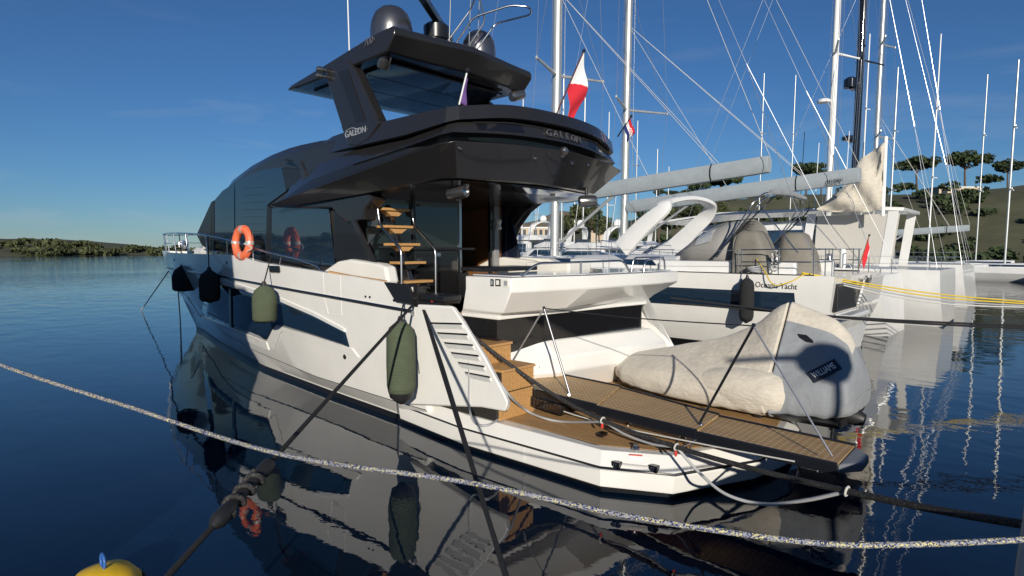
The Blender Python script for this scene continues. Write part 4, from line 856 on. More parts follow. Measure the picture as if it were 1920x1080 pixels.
def hline(x0, Lh, yc, half, zs, zb, side, fz, s0, s1, off=.0, aft=.86, n=24):
    out = []
    for i in range(n+1):
        s = s0 + (s1-s0)*i/n; sh = zs + (zb-zs)*s*s; k = lerp([(0,.78),(.25,.935),(.62,.985),(1,1)], fz); kk = 1-(1-k)*(1+s*1.2)
        out.append(Vector((x0 + Lh*s - .3*s*s*(1-fz) + .25*(1-s)**4*fz, yc + side*(half*planshape(s, aft)*kk + off), sh*fz)))
    return out
def strip(name, a, b, m, parent, both=None):
    n = len(a); return mesh(name, a + b, [(i, i+1, n+i+1, n+i) for i in range(n-1)], m, parent, solid=.02)
def rigging(T, mx, yc, z0, zt, r, m, boom=None, spr=(), rake=.012, stay_x=(None, None), half=2.2, wires=True, bm=GREYP):
    top_ = Vector((mx - rake*(zt-z0), yc, zt)); base = Vector((mx, yc, z0))
    mast = tube('mast', [base, base.lerp(top_, .5), top_], [r, r, r*.8], m, T, res=14)
    lines = []
    for zz, wd_, sweep in spr:
        p = base.lerp(top_, (zz-z0)/(zt-z0))
        for sd_ in (1, -1):
            e = p + Vector((-sweep, wd_*sd_, .06)); tube('spreader', [p, e], [.07,.045], m, mast, res=8); lathe('spreader_tip', [(.05,-.05),(.05,.05)], e, (0,0,1), m, mast, res=8)
    if wires:
        for sd_ in (1, -1):
            pts = [Vector((mx - .35, yc + half*.93*sd_, z0 - .4))] + [base.lerp(top_, (zz-z0)/(zt-z0)) + Vector((-sw, wd_*sd_, .06)) for zz, wd_, sw in spr] + [top_]
            for a, b in zip(pts, pts[1:]): lines.append([a, b])
            for k in range(len(pts)-2): lines.append([pts[k+1], base.lerp(top_, (spr[k+1][0] - z0)/(zt-z0)) if k+1 < len(spr) else top_])
            if spr: lines.append([Vector((mx - .3, yc + half*.85*sd_, z0 - .4)), base.lerp(top_, (spr[0][0]-z0)/(zt-z0))])
        if stay_x[0]: lines.append([top_, Vector((stay_x[0], yc, 2.0))])
        if stay_x[1] is not None:
            j = top_.lerp(Vector((stay_x[1], yc, 2.2)), .72); lines += [[top_, j], [j, Vector((stay_x[1], yc + half*.7, 2.2))], [j, Vector((stay_x[1], yc - half*.7, 2.2))]]
        for dx, dy in ((-.3,.12),(-.35,-.1),(.28,.05)): lines.append([base + Vector((dx, dy, .2)), top_ + Vector((dx*.6, dy, -.2))])
        multitube('standing_rigging', lines, .0095, WIRE, T)
    if boom:
        a, b, hh = boom; a, b = Vector(a), Vector(b); d_ = (b-a).normalized(); up_ = Vector((0,0,1)); sd2 = d_.cross(up_).normalized(); rr = []
        for t, k in ((0,.8),(.03,1),(.5,1.05),(.97,1),(1,.95)):
            p = a.lerp(b, t); rr.append([p + sd2*x*hh*k*.42 + up_*z*hh*k for x, z in ((-.6,-.5),(.6,-.5),(1,-.2),(1,.2),(.55,.5),(-.55,.5),(-1,.2),(-1,-.2))])
        bo = loft('boom', rr, bm, T, auto=30, bevel=.01); 
        for t in (.78,): p = a.lerp(b, t); rr = [[p + d_*q + sd2*x*hh*.44 + up_*z*hh*1.03 for x, z in ((-.62,-.52),(.62,-.52),(1.03,-.2),(1.03,.2),(.57,.52),(-.57,.52),(-1.03,.2),(-1.03,-.2))] for q in (-.02,.02)]; loft('boom_strap', rr, BLACK, bo, auto=30)
        multitube('boom_rigging', [[top_, b + up_*hh*.5], [base.lerp(top_, .45), a.lerp(b, .5) + up_*hh*.5 + sd2*.2], [base.lerp(top_, .45), a.lerp(b, .8) + up_*hh*.5 - sd2*.2], [base.lerp(top_, .45), a.lerp(b, .8) + up_*hh*.5 + sd2*.2]], .009, ROPEW, T)
        tube('kicker', [base + Vector((-.2,0,.5)), a.lerp(b, .32) - up_*hh*.45], .06, ALU, T)
    return mast
def lifelines(T, pts, h=.62, n=8, r=.012):
    P_ = catmull(pts, 6); L_ = [0]
    for a, b in zip(P_, P_[1:]): L_.append(L_[-1] + (b-a).length)
    for i in range(n+1):
        t = L_[-1]*i/n; j = min(range(len(P_)), key=lambda q: abs(L_[q]-t)); tube('stanchion', [P_[j], P_[j] + Vector((0,0,h))], r*1.15, STEEL, T, res=6)
    for k in (.55, 1.0): tube('lifeline', [p + Vector((0,0,h*k)) for p in P_], r*.55, WIRE, T, res=5)
# ---------------------------------------------------------------- sailing yacht alongside
SX, SLn, SY, SH, SZ = 1.45, 17.6, -10.75, 2.62, 2.30
S1 = thing('sailing_yacht', 'white sailing yacht with taupe helm covers and cockpit arch next to the motor yacht', 'sailboat', (9,SY,0))
h1 = hull_loft(S1, SX, SLn, SY, SH, SZ, 2.45, WHITE, aft=.93, stern_rake=-.25)
def h1l(side, fz, s0, s1, off=0.): return hline(SX, SLn, SY, SH, SZ, 2.45, side, fz, s0, s1, off, aft=.93)
for sd_ in (1,-1):
    strip('hull_window_band', h1l(sd_,.80,.03,.8,.012), h1l(sd_,.58,.03,.8,.012), GLASS, h1)
    strip('boot_stripe', h1l(sd_,.10,.0,.97,.03), h1l(sd_,.02,.0,.97,.03), BLACK, h1)
    tube('toe_rail', h1l(sd_,1.0,.0,.97,-.03), .03, BLACK, h1, res=6)
    pp = h1l(sd_,1.0,.12,.96,-.1); lifelines(S1, [pp[0], pp[6], pp[12], pp[18], pp[24]], .66, 7)
pp = h1l(1,.68,.30,.38,.02); strip('portlight', pp, h1l(1,.60,.30,.38,.02), mat('portlight_mauve', (.16,.11,.13), .2), h1)
# coachroof and deck
rr = [[Vector((x, SY + y*w_, 2.28 + (h_)*z)) for y, z in ((1,0),(.96,.75),(.8,1),(-.8,1),(-.96,.75),(-1,0))] for x, w_, h_ in ((6.0,1.75,.50),(9,1.75,.52),(12,1.5,.45),(14.2,1.0,.28),(15,.6,.05))]
cr = loft('coachroof', rr, WHITE2, S1, auto=30, bevel=.04)
for sd_ in (1,-1): prism('coachroof_window', [(6.6,SY+sd_*1.735,2.48),(11.6,SY+sd_*1.53,2.48),(11.2,SY+sd_*1.51,2.66),(6.8,SY+sd_*1.70,2.66)], (0,sd_*.03,0), GLASS, cr, bevel=0)
for sd_ in (1,-1): prism('cockpit_coaming', [(2.3,SY+sd_*1.95,2.28),(6.4,SY+sd_*1.95,2.28),(6.4,SY+sd_*1.75,2.28),(2.3,SY+sd_*1.75,2.28)], (0,0,.36), WHITE2, S1, bevel=.05)
box('cockpit_sole', (1.7,SY-1.7,1.9), (6.2,SY+1.7,2.24), TEAK, S1, bevel=0); box('cockpit_table', (3.9,SY-.35,2.2), (5.6,SY+.35,2.75), WHITE2, S1, bevel=.04)
# mainsheet arch, leaning aft
ap = [at(1166,466,y=-8.75), at(1205,425,y=-8.85), at(1243,393,y=-9.0)]; bp2 = [Vector((6.45,-9.3,4.52)), Vector((6.3,-10.7,4.72)), Vector((6.2,-11.9,4.58))]; cp = [at(1327,402,y=-12.3), at(1300,430,y=-12.4), at(1264,464,y=-12.5)]
ctr = catmull(ap + bp2 + cp, 6); rr = []
for i, p in enumerate(ctr):
    t = (ctr[min(i+1, len(ctr)-1)] - ctr[max(i-1, 0)]).normalized(); sd2 = Vector((1,0,0)) - t*t.x; sd2.normalize(); nn = t.cross(sd2); wd_ = .17 + .15*abs(i/(len(ctr)-1)-.5)*2
    rr.append([p + sd2*a*wd_ + nn*b*.09 for a, b in ((-1,-.6),(-.6,-1),(.6,-1),(1,-.6),(1,.6),(.6,1),(-.6,1),(-1,.6))])
loft('cockpit_arch', rr, WHITE2, S1, auto=45)
# spray hood with windows
sp = []
for x, w_, h_ in ((6.3,1.2,.3),(5.5,1.5,.92),(4.8,1.55,1.25),(4.2,1.55,1.3)):
    sp.append([Vector((x, SY + w_*math.cos(a)*(1 if abs(math.cos(a)) < .9 else 1.03), 2.62 + h_*max(0,math.sin(a))**.55)) for a in [math.pi*i/12 for i in range(13)]])
hood = loft('spray_hood', sp, mat('hood_grey', (.30,.29,.27), .8, bump=.3, bscale=5), S1, closed=False, cap=False, auto=60, solid=.02)
def hood_pt(i, t, k): return sp[i][k].lerp(sp[i+1][k], t) + Vector((.02, .03 if k < 6 else -.03, .03))
for k0, k1 in ((1,3),(4,8),(9,11)):
    q = [hood_pt(1, .12, k) for k in range(k0, k1+1)] + [hood_pt(1, .88, k) for k in range(k1, k0-1, -1)]; m_n = k1-k0+1
    mesh('hood_window', q, [(j, j+1, 2*m_n-2-j, 2*m_n-1-j) for j in range(m_n-1)], mat('hood_vinyl', (.42,.44,.45), .12, coat=.5), hood, solid=.01)
# helm covers
for yv, px in ((-9.25,1418),(-12.1,1498)):
    x = at(px, 495, y=yv).x; rr = []
    for h_, lx, ly, ox in ((.0,.62,.62,.0),(.25,.60,.60,.02),(.6,.54,.56,.06),(.95,.44,.52,.10),(1.18,.34,.46,.12),(1.27,.22,.34,.12)):
        ring_ = []
        for k in range(28):
            a = 2*math.pi*k/28; ca, sa = math.cos(a), math.sin(a); e_ = .55
            f_ = 1 + (.05*math.sin(a*5 + yv) + .04*noise.noise(Vector((a*2.5, h_*3, yv))))*(1 - h_*.4)
            ring_.append(Vector((x + ox + lx*math.copysign(abs(ca)**e_, ca)*f_, yv + ly*math.copysign(abs(sa)**e_, sa)*f_, 2.26 + h_ + .03*noise.noise(Vector((a*2, h_*5, 4))))))
        rr.append(ring_)
    loft('helm_cover', rr, TAUPE, S1, auto=50)
    lathe('winch', [(.13,0),(.13,.04),(.085,.07),(.075,.13),(.11,.19),(.10,.22),(.03,.24)], (x - .75, yv + (.55 if yv > -10 else -.55), 2.62), (0,0,1), STEEL, S1, res=16)
# pushpit rails, folded bimini bows, gear on the stern
for sd_ in (1,-1):
    a = SY + sd_*2.38
    for hh in (.34,.68): tube('pushpit_rail', arc([(3.6,a,2.3+hh),(1.75,a,2.32+hh),(1.62,a - sd_*.15,2.32+hh),(1.6,a - sd_*1.25,2.32+hh)], .2), .017, STEEL, S1)
    for x, y in ((3.6,a),(2.6,a),(1.72,a),(1.6,a - sd_*.6),(1.6,a - sd_*1.25)): tube('pushpit_post', [(x,y,2.26),(x,y,3.02)], .016, STEEL, S1, res=6)
for k, (dz, dx) in enumerate(((0,0),(.05,.18),(.09,.35))):
    tube('bimini_bow', arc([(4.6-dx*.3,SY+2.0,2.75),(3.1+dx,SY+1.95,4.28+dz),(3.0+dx,SY+1.4,4.55+dz),(3.0+dx,SY-1.4,4.55+dz),(3.1+dx,SY-1.95,4.28+dz),(4.6-dx*.3,SY-2.0,2.75)], .5, 6), .022, STEEL if k else CHAR2, S1)
tube('bimini_brace', [(2.2,SY+2.1,2.9),(3.35,SY+1.95,4.3)], .018, STEEL, S1); tube('bimini_brace', [(2.2,SY-2.1,2.9),(3.35,SY-1.95,4.3)], .018, STEEL, S1)
tube('furled_bimini', catmull([(3.15,SY+1.5,4.62),(3.1,SY,4.68),(3.15,SY-1.5,4.62)], 6), .085, CGREY, S1)
for k in range(4): ring_tube('rope_coil', (2.75,SY+2.2,2.5+.12*k), (.2,1,.1), .1, .02, ROPEW, S1, seg=16)
lathe('horseshoe_buoy', [(.06,0),(.09,.05),(.09,.55),(.06,.6)], (2.0,SY-1.6,2.4), (0,0,1), FWHITE, S1, res=12)
# transom
tx = SX - .27
tr_ = prism('transom_panel', [(SX+.02,SY+2.15,.62),(SX+.02,SY-2.15,.62),(tx+.0,SY-2.35,1.35),(tx+.0,SY+2.35,1.35)], (-.05,0,0), WHITE, S1, bevel=.02)
prism('transom_upper', [(tx,SY+.2,1.45),(tx,SY-2.38,1.45),(tx-.1,SY-2.42,2.2),(tx-.1,SY-.1,2.2)], (-.06,0,0), WHITE, S1, bevel=.02)
box('transom_recess', (tx-.02,SY+.25,1.38), (tx+.2,SY+2.2,2.1), BLACK, S1, bevel=.02)
box('stern_step', (tx-.35,SY+.3,1.2), (tx+.1,SY+2.3,1.32), WHITE2, S1, bevel=.03)
a = at(1621,532,x=tx-.18); text('lettering', 'Olga V', .34, a, (.0,-1,0), (0,0,1), BLACK, S1, squash=.9)
SB = bvh_of(h1); a, b = on(SB, 1416, 538, .012), on(SB, 1498, 543, .012); text('lettering', 'Oceanis Yacht', .22, a, b-a, (0,0,1), BLACK, S1, squash=.85)
rigging(S1, 12.2, SY, 2.7, 26, .185, ALU, boom=((12.0,SY,5.08),(3.75,SY,5.62),.52), spr=((9.9,2.15,.75),(15.5,1.8,.6),(20.5,1.3,.4)), stay_x=(18.6, 1.7), half=SH)
fender(1400,520,606,SY+SH+.16,.19,KNITB,'tall black fender on the side of the neighbouring white sailing yacht',(at(1400,500,y=SY+SH+.1)))
def small_flag(base, lab):
    base = Vector(base); t = flag('ensign', lab, base, base + Vector((-.25,0,1.0)), .5, None, mat('pole_varnish', (.28,.10,.04), .4)); ft_ = base + Vector((-.25,0,1.0))
    def g(u_, v_): p = ft_.lerp(base, .05 + .6*u_); return Vector((p.x, p.y - .12*v_, p.z - .42*v_)) + Vector((.03,.01,0))*math.sin(v_*6)*v_
    cloth('flag_cloth', g, 8, 8, [RED, FWHITE], t, lambda a, b: 0 if (b < .7 or a > .4) else 1)
small_flag((1.5,SY-1.35,2.4), 'red flag hanging limp at the stern of the neighbouring white sailing yacht')
# its own stern lines
def line(label, pts, r, m, name='mooring_line', curve=5): return rope_thing(name, label, pts, r, m, curve=curve, res=6)
c_ = Vector((2.0,SY+2.4,2.38))
for k, (m_, lab, y2) in enumerate(((ROPEY,'yellow stern line of the neighbouring sailing yacht, upper one',-13.6),(ROPEY,'yellow stern line of the neighbouring sailing yacht, lower one',-13.0),(ROPEG,'grey stern line running below the yellow ones to the quay',-12.4),(ROPEW,'white stern line beside the grey one of the neighbouring sailing yacht',-12.0))):
    e = Vector((-2.95, y2, 1.5)); line(lab, [c_ + Vector((0,-.05*k,-.03*k)), c_.lerp(e, .5) + Vector((0,0,-.12-.06*k)), e], .018, m_)
line('yellow rope draped over the sheer of the neighbouring sailing yacht', [(3.3,SY+2.1,2.72),(2.9,SY+2.55,2.4),(2.6,SY+2.7,2.05),(2.2,SY+2.6,2.15),(1.9,SY+2.4,2.36)], .016, ROPEY, 'loose_rope')
ring_tube_thing = thing('rope_coil', 'coil of pale rope on the side deck of the neighbouring sailing yacht', 'rope', (3.2,SY+2.3,2.36))
for k in range(4): ring_tube('rope_turn', (3.2+.03*k,SY+2.3,2.40+.035*k), (.1*k-.1,.1,1), .2, .022, ROPEG, ring_tube_thing, seg=18)
for k, (p0, p1, lab) in enumerate((((1290,545),(1680,612),'upper black line passing in front of the neighbouring hull'),((1300,550),(1680,626),'lower black line passing in front of the neighbouring hull'))):
    a, b = at(p0[0], p0[1]+10, y=-3.0), Vector((-2.95, -6.5 - .5*k, 1.5)); line(lab, [Vector((2.75,-2.6,2.02-.1*k)), Vector((2.75,-2.6,2.0)).lerp(b, .5) + Vector((0,0,-.1)), b], .02, ROPEB)
# ---------------------------------------------------------------- second sailing yacht
def plain_sailboat(name, label, x0, Lh, yc, half, zs, mx, zt, mr, mm, boom=None, spr=(), grp=None, detail=True, hullm=WHITE2):
    T = thing(name, label, 'sailboat', (x0 + Lh/2, yc, 0), grp); hh = hull_loft(T, x0, Lh, yc, half, zs, zs + .2, hullm, aft=.85)
    rr = [[Vector((x0 + Lh*q, yc + y*w_*half, zs + h_*z - .03)) for y, z in ((1,0),(.95,.75),(.78,1),(-.78,1),(-.95,.75),(-1,0))] for q, w_, h_ in ((.28,.62,.5),(.45,.62,.52),(.66,.48,.42),(.78,.2,.06))]
    c = loft('coachroof', rr, WHITE2, T, auto=30, bevel=.03)
    for sd_ in (1,-1): strip('window_band', [Vector((x0+Lh*q, yc + sd_*(half*w_+.0), zs+.33)) for q, w_ in ((.3,.61),(.45,.61),(.62,.50))], [Vector((x0+Lh*q, yc + sd_*(half*w_+.015), zs+.16)) for q, w_ in ((.3,.62),(.45,.62),(.62,.515))], GLASS, c)
    if detail:
        for sd_ in (1,-1):
            pp = hline(x0, Lh, yc, half, zs, zs+.2, sd_, 1.0, .02, .96, -.1, .85); lifelines(T, [pp[0], pp[8], pp[16], pp[24]], .62, 7)
        sp = [[Vector((x, yc + w_*math.cos(a), zs + .4 + h_*max(0, math.sin(a))**.6)) for a in [math.pi*i/8 for i in range(9)]] for x, w_, h_ in ((x0+Lh*.42,1.1,.3),(x0+Lh*.36,1.35,.95),(x0+Lh*.30,1.4,1.0))]
        loft('spray_hood', sp, CGREY, T, closed=False, cap=False, auto=60, solid=.02)
    rigging(T, mx, yc, zs + .4, zt, mr, mm, boom, spr, stay_x=(x0 + Lh*.97, x0 + .3), half=half, wires=detail)
    return T
plain_sailboat('sailing_yacht', 'sailing yacht whose long grey boom points to the canvas-covered sail on the right', 1.2, 17, -16.6, 2.3, 2.1, 12.6, 27, .18, ALU, boom=((12.4,-16.6,5.0),(2.55,-16.6,5.72),.56), spr=((9.6,2.3,.9),(15.2,1.9,.7),(21,1.4,.5)))
a = at(1548,341,y=-16.35); text('lettering', 'SELDEN', .2, at(1550,345,y=-16.29), at(1578,341,y=-16.29) - at(1550,345,y=-16.29), (0,0,1), BLACK, bpy.data.objects['sailing_yacht.001'], squash=.8)
S3 = plain_sailboat('sailing_yacht', 'sailing yacht with a slim white mast carrying a radar dome', .6, 15, -24.5, 2.1, 1.9, 5.7, 25, .15, FWHITE, spr=((12.6,1.9,.6),(18,1.5,.5)))
lathe('radar_dome', [(.1,0),(.3,.03),(.32,.12),(.2,.2),(.02,.23)], (5.95,-24.2,10.2), (0,0,1), FWHITE, S3, res=16)
S4 = plain_sailboat('sailing_yacht', 'sailing yacht with a black carbon mast and two black domes', .4, 18, -31.5, 2.4, 2.2, 6.2, 32, .2, BLACKG, spr=((14.0,2.3,.7),(21,1.8,.5)))
for z in (9.3,12.3): lathe('mast_dome', [(.1,0),(.36,.04),(.36,.5 if z > 10 else .22),(.2,.62 if z > 10 else .3),(.02,.66 if z > 10 else .32)], (6.4,-30.9,z), (0,0,1), BLACKG, S4, res=14); box('dome_bracket', (6.2,-31.4,z-.06), (6.45,-30.8,z), BLACKG, S4, bevel=.01)
plain_sailboat('sailing_yacht', 'sailing yacht farthest right along the quay with a grey boom', .8, 15, -38, 2.2, 1.9, 6.5, 24, .15, ALU, boom=((6.3,-38,4.0),(1.2,-38,4.3),.4), spr=((10.5,1.9,.6),(16.5,1.5,.5)))
# ---------------------------------------------------------------- motor yachts
def motor_yacht(label, x0, Lh, yc, half, zs, h_house, fly=True, grp=None, flip=False, hm=WHITE2, rot=None, detail=True):
    T = thing('motor_yacht', label, 'yacht', (x0 + Lh/2, yc, 0), grp)
    hull_loft(T, x0, Lh, yc, half, zs, zs*1.3, hm, rake=1.2, aft=.95, stern_rake=.1)
    for sd_ in (1,-1):
        strip('hull_window', hline(x0, Lh, yc, half, zs, zs*1.3, sd_, .78, .35, .72, .012, .95), hline(x0, Lh, yc, half, zs, zs*1.3, sd_, .58, .38, .7, .012, .95), GLASS, T)
    def sec(q, w_, z0, z1): return [Vector((x0 + Lh*q, yc + y*w_*half, z0 + (z1-z0)*z)) for y, z in ((1,0),(.93,.9),(.8,1),(-.8,1),(-.93,.9),(-1,0))]
    hs = loft('deckhouse', [sec(.22,.80,zs-.1,zs+h_house), sec(.5,.80,zs-.1,zs+h_house*1.0), sec(.62,.74,zs,zs+h_house*.86), sec(.78,.5,zs+.15,zs+.3)], hm, T, auto=30, bevel=.04)
    zt = zs + h_house
    for sd_ in (1,-1):
        prism('side_window', [(x0+Lh*.24,yc+sd_*half*.775,zs+h_house*.36),(x0+Lh*.62,yc+sd_*half*.735,zs+h_house*.36),(x0+Lh*.55,yc+sd_*half*.755,zs+h_house*.80),(x0+Lh*.24,yc+sd_*half*.755,zs+h_house*.80)], (0,sd_*.035,0), GLASS, hs, bevel=0)
    prism('windscreen', [(x0+Lh*.632,yc+half*.62,zs+h_house*.74),(x0+Lh*.72,yc+half*.5,zs+h_house*.42),(x0+Lh*.72,yc-half*.5,zs+h_house*.42),(x0+Lh*.632,yc-half*.62,zs+h_house*.74)], (.06,0,.06), GLASS, hs, bevel=0)
    box('aft_door', (x0+Lh*.22-.04,yc-half*.5,zs), (x0+Lh*.22+.02,yc+half*.5,zs+h_house*.85), GLASS, hs, bevel=0)
    if fly:
        loft('flybridge', [sec(.10,.84,zt-.02,zt+.12), sec(.14,.86,zt-.03,zt+.5), sec(.45,.84,zt-.03,zt+.55), sec(.58,.6,zt-.03,zt+.2)], hm, T, auto=30, bevel=.03)
        prism('fly_screen', [(x0+Lh*.47,yc+half*.66,zt+.5),(x0+Lh*.5,yc+half*.62,zt+.2),(x0+Lh*.5,yc-half*.62,zt+.2),(x0+Lh*.47,yc-half*.66,zt+.5)], (-.12,0,.32), GLASS, T, bevel=0)
        rr = []
        for q in [i/14 for i in range(15)]:
            a = math.pi*q; p = Vector((x0 + Lh*.2 - .5*math.sin(a), yc + half*.8*math.cos(a), zt + .4 + 1.5*math.sin(a)**.5)); rr.append([p + Vector((dx, 0, dz)) for dx, dz in ((-.3,-.06),(.25,-.06),(.3,.06),(-.25,.06))])
        loft('radar_arch', rr, hm, T, auto=40)
        lathe('radar_dome', [(.15,0),(.36,.05),(.36,.35),(.22,.55),(.02,.62)], (x0+Lh*.2-.45,yc,zt+1.95), (0,0,1), FWHITE, T, res=14)
        tube('whip_aerial', [(x0+Lh*.2-.3,yc+half*.4,zt+1.9),(x0+Lh*.2-.7,yc+half*.4,zt+4.6)], .02, FWHITE, T, res=5)
    if detail:
        for sd_ in (1,-1):
            pp = hline(x0, Lh, yc, half, zs, zs*1.3, sd_, 1.0, .45, .97, -.08, .95)
            for k in (.35,.7): tube('bow_rail', [p + Vector((0,0,k)) for p in pp], .018, STEEL, T, res=5)
            for p in pp[::4]: tube('rail_post', [p, p + Vector((0,0,.7))], .014, STEEL, T, res=5)
    if rot:
        T.rotation_euler.z = R(rot)
    return T
M2 = motor_yacht('white motor yacht with a broad flat roof behind the helm covers', .2, 17.5, -21.2, 2.35, 2.2, 2.05, fly=False)
rr = [[Vector((x, -21.2 + y*w_, z + dz)) for y, dz in ((1,0),(.96,.14),(-.96,.14),(-1,0))] for x, z, w_ in ((1.6,4.5,1.9),(3,4.6,2.1),(9,4.6,2.0),(12.5,4.3,1.6))]
loft('flat_roof', rr, WHITE, M2, auto=30, bevel=.03)
for sd_ in (1,-1):
    for x in (2.0,5.0): prism('roof_post', [(x,-21.2+sd_*1.9,2.3),(x+.35,-21.2+sd_*1.9,2.3),(x+.1,-21.2+sd_*1.9,4.5),(x-.25,-21.2+sd_*1.9,4.5)], (0,sd_*.06,0), WHITE2, M2, bevel=.01)
prism('clear_curtain', [(1.9,-19.28,2.4),(4.8,-19.28,2.4),(4.7,-19.28,4.4),(1.7,-19.28,4.4)], (0,.02,0), mat('canvas_light', (.52,.5,.45), .8, bump=.4, bscale=4), M2, bevel=0)
for k in range(6): tube('whip_aerial', [(3.2+k*.5,-21.2-1+.4*k,4.7),(3.1+k*.5,-21.2-1+.4*k,7.2+.5*(k % 3))], .015, BLACK if k % 2 else FWHITE, M2, res=5)
lathe('satellite_dome', [(.3,0),(.36,.05),(.36,.4),(.24,.62),(.02,.7)], (4.2,-20.6,4.7), (0,0,1), BLACKG, M2, res=16)
# canvas-covered sail bundle standing at the next stern
sc_ = thing('covered_sail', 'cream canvas draped steeply over a raised sail behind the boom ends', 'sail cover', (1.4,-18.3,3.6)); 
tp_ = [(1661,264),(1640,282),(1612,300),(1598,330),(1572,362),(1536,388)]; bt_ = [(1657,352),(1652,392),(1630,398),(1600,398),(1570,398),(1534,396)]
def chain2(c, t):
    k = t*(len(c)-1); i = min(int(k), len(c)-2); f_ = k-i; return c[i][0]+(c[i+1][0]-c[i][0])*f_, c[i][1]+(c[i+1][1]-c[i][1])*f_
vv, ff = [], []; NU, NV = 22, 14
for sgn in (1, -1):
    for i in range(NU+1):
        for j in range(NV+1):
            u_, v_ = i/NU, j/NV; A_, B_ = chain2(tp_, u_), chain2(bt_, u_); q = at(A_[0]+(B_[0]-A_[0])*v_, A_[1]+(B_[1]-A_[1])*v_, y=-18.3)
            fold = .10*math.sin(u_*16 + v_*5) + .09*noise.noise(Vector((u_*7, v_*5, 2+sgn))) + .05*noise.noise(Vector((u_*17, v_*11, 9)))
            q.y += sgn*(.42*math.sin(math.pi*min(1, v_*.9 + .05))*(.5 + .5*math.sin(math.pi*u_)) + .03) + (fold if 0 < j < NV and 0 < i < NU else 0)
            vv.append(q)
n1 = (NU+1)*(NV+1)
for sgn in (0, 1):
    for i in range(NU):
        for j in range(NV): q = sgn*n1 + i*(NV+1) + j; ff.append((q, q+1, q+NV+2, q+NV+1))
for i in range(NU):
    for j in (0, NV): q = i*(NV+1)+j; ff.append((q, q+NV+1, n1+q+NV+1, n1+q))
for j in range(NV):
    for i in (0, NU): q = i*(NV+1)+j; ff.append((q, q+1, n1+q+1, n1+q))
mesh('canvas', vv, ff, CREAM, sc_, smooth=True, auto=70); tube('sail_post', [at(1655,405,y=-18.3), at(1661,256,y=-18.3)], .07, FWHITE, sc_)
# the boat to port, just out of the picture: its upper works shade the yacht's bow
motor_yacht('white motor yacht on the port side of the foreground yacht', .4, 17.0, 12.6, 2.5, 2.4, 2.6, fly=True)
pn = bpy.data.objects['motor_yacht.002']
rr = [[Vector((x, 12.6 + y*w_, z)) for y, z in ((1,2.4),(1,6.6),(-1,6.6),(-1,2.4))] for x, w_ in ((3.45,2.2),(14.5,1.9))]
loft('upper_deckhouse', rr, WHITE2, pn, auto=30, bevel=.1)
# ================================================================== far side of the harbour
far = [(992,64,15,5.0,3.2),(1022,84,18,5.6,3.4),(1062,58,12,3.2,2.2),(1100,66,14,3.8,2.4),(1128,54,12,3.2,2.0),(1300,58,15,3.9,2.6),(1185,70,14,3.8,2.4),(1375,75,16,4.2,2.6)]
words = ('tall white motor yacht seen just right of the dark stern screen','large white motor yacht in the far row behind the first mast','small white motor boat in the far row left of the dark tree','white motor boat in the far row in front of the dark tree','low white motor boat in the far row left of the second mast','white motor boat in the far row seen through the cockpit arch','white motor boat in the far row left of the cockpit arch','white motor boat in the far row behind the spray hood')
for (px, dist, Lh, hh, hf_), lab in zip(far, words):
    p = at(px, 470, d=dist); motor_yacht(lab, p.x - Lh*.3, Lh, p.y, Lh*.135, 1.3 + Lh*.045, hf_*.62, fly=(far.index((px, dist, Lh, hh, hf_)) % 2 == 0), grp='boats in the far row', detail=False)
masts = [(978,75,22,'far sailboat whose mast stands nearest the dark stern screen'),(1004,95,20,'far sailboat mast between the stern screen and the first thick mast'),(1052,70,23,'far sailboat mast just right of the first thick mast'),(1076,88,19,'far sailboat mast rising left of the dark bushy tree'),
 (1092,60,19,'far sailboat mast standing in front of the dark bushy tree'),(1117,100,22,'far sailboat mast rising right of the dark bushy tree'),(1137,80,21,'far sailboat mast just left of the second thick mast'),(1190,90,22,'far sailboat mast just right of the second thick mast'),
 (1228,85,17,'far sailboat mast rising at the left leg of the cockpit arch'),(1250,110,18,'far sailboat mast rising above the crown of the cockpit arch'),(1420,80,26,'far sailboat mast near the end of the upper grey boom'),(1478,95,30,'tall far sailboat mast midway between the upper boom end and the slim white mast'),
 (1610,60,24,'far sailboat mast just right of the black carbon mast'),(1632,75,26,'far sailboat mast directly behind the draped sail cover'),(1665,64,22,'far sailboat mast just right of the draped sail cover'),(1740,60,24,'far sailboat mast third from the right edge'),(1830,70,23,'far sailboat mast second from the right edge'),(1885,55,20,'far sailboat mast nearest the right edge')]
for i, (px, dist, zt, lab) in enumerate(masts):
    p = at(px, 470, d=dist); Lh = 11 + (i*7 % 5)
    plain_sailboat('moored_sailboat', lab, p.x - Lh*.55, Lh, p.y, 1.7, 1.25, p.x, zt, .07 + .01*(i % 3), ALU if i % 3 else FWHITE, spr=((zt*.42,1.1,.2),(zt*.70,.8,.15)), grp='sailboats in the far rows', detail=False)
# lamp on the quay behind the camera: its shadow falls on the tender cover
pq = at(1518,688,y=-1.0); hd = pq + sv*(( -8.2 - pq.x)/sv.x); LPt = thing('quay_lamp', 'lamp post with a round head standing on the quay behind the viewer', 'lamp post', (hd.x, hd.y, 1.4))
lathe('lamp_post', [(.12,0),(.12,.2),(.06,.25),(.05,hd.z-1.5),(.03,hd.z-1.4)], (hd.x, hd.y, 1.4), (0,0,1), CHAR2, LPt, res=12)
lathe('lamp_head', [(.05,-.3),(.2,-.22),(.34,-.05),(.34,.12),(.2,.26),(.03,.32)], hd, (0,0,1), CHAR2, LPt, res=20)
tube('lamp_arm', [hd + Vector((0,0,.1)), hd + Vector((.5,1.0,.25))], .05, CHAR2, LPt)
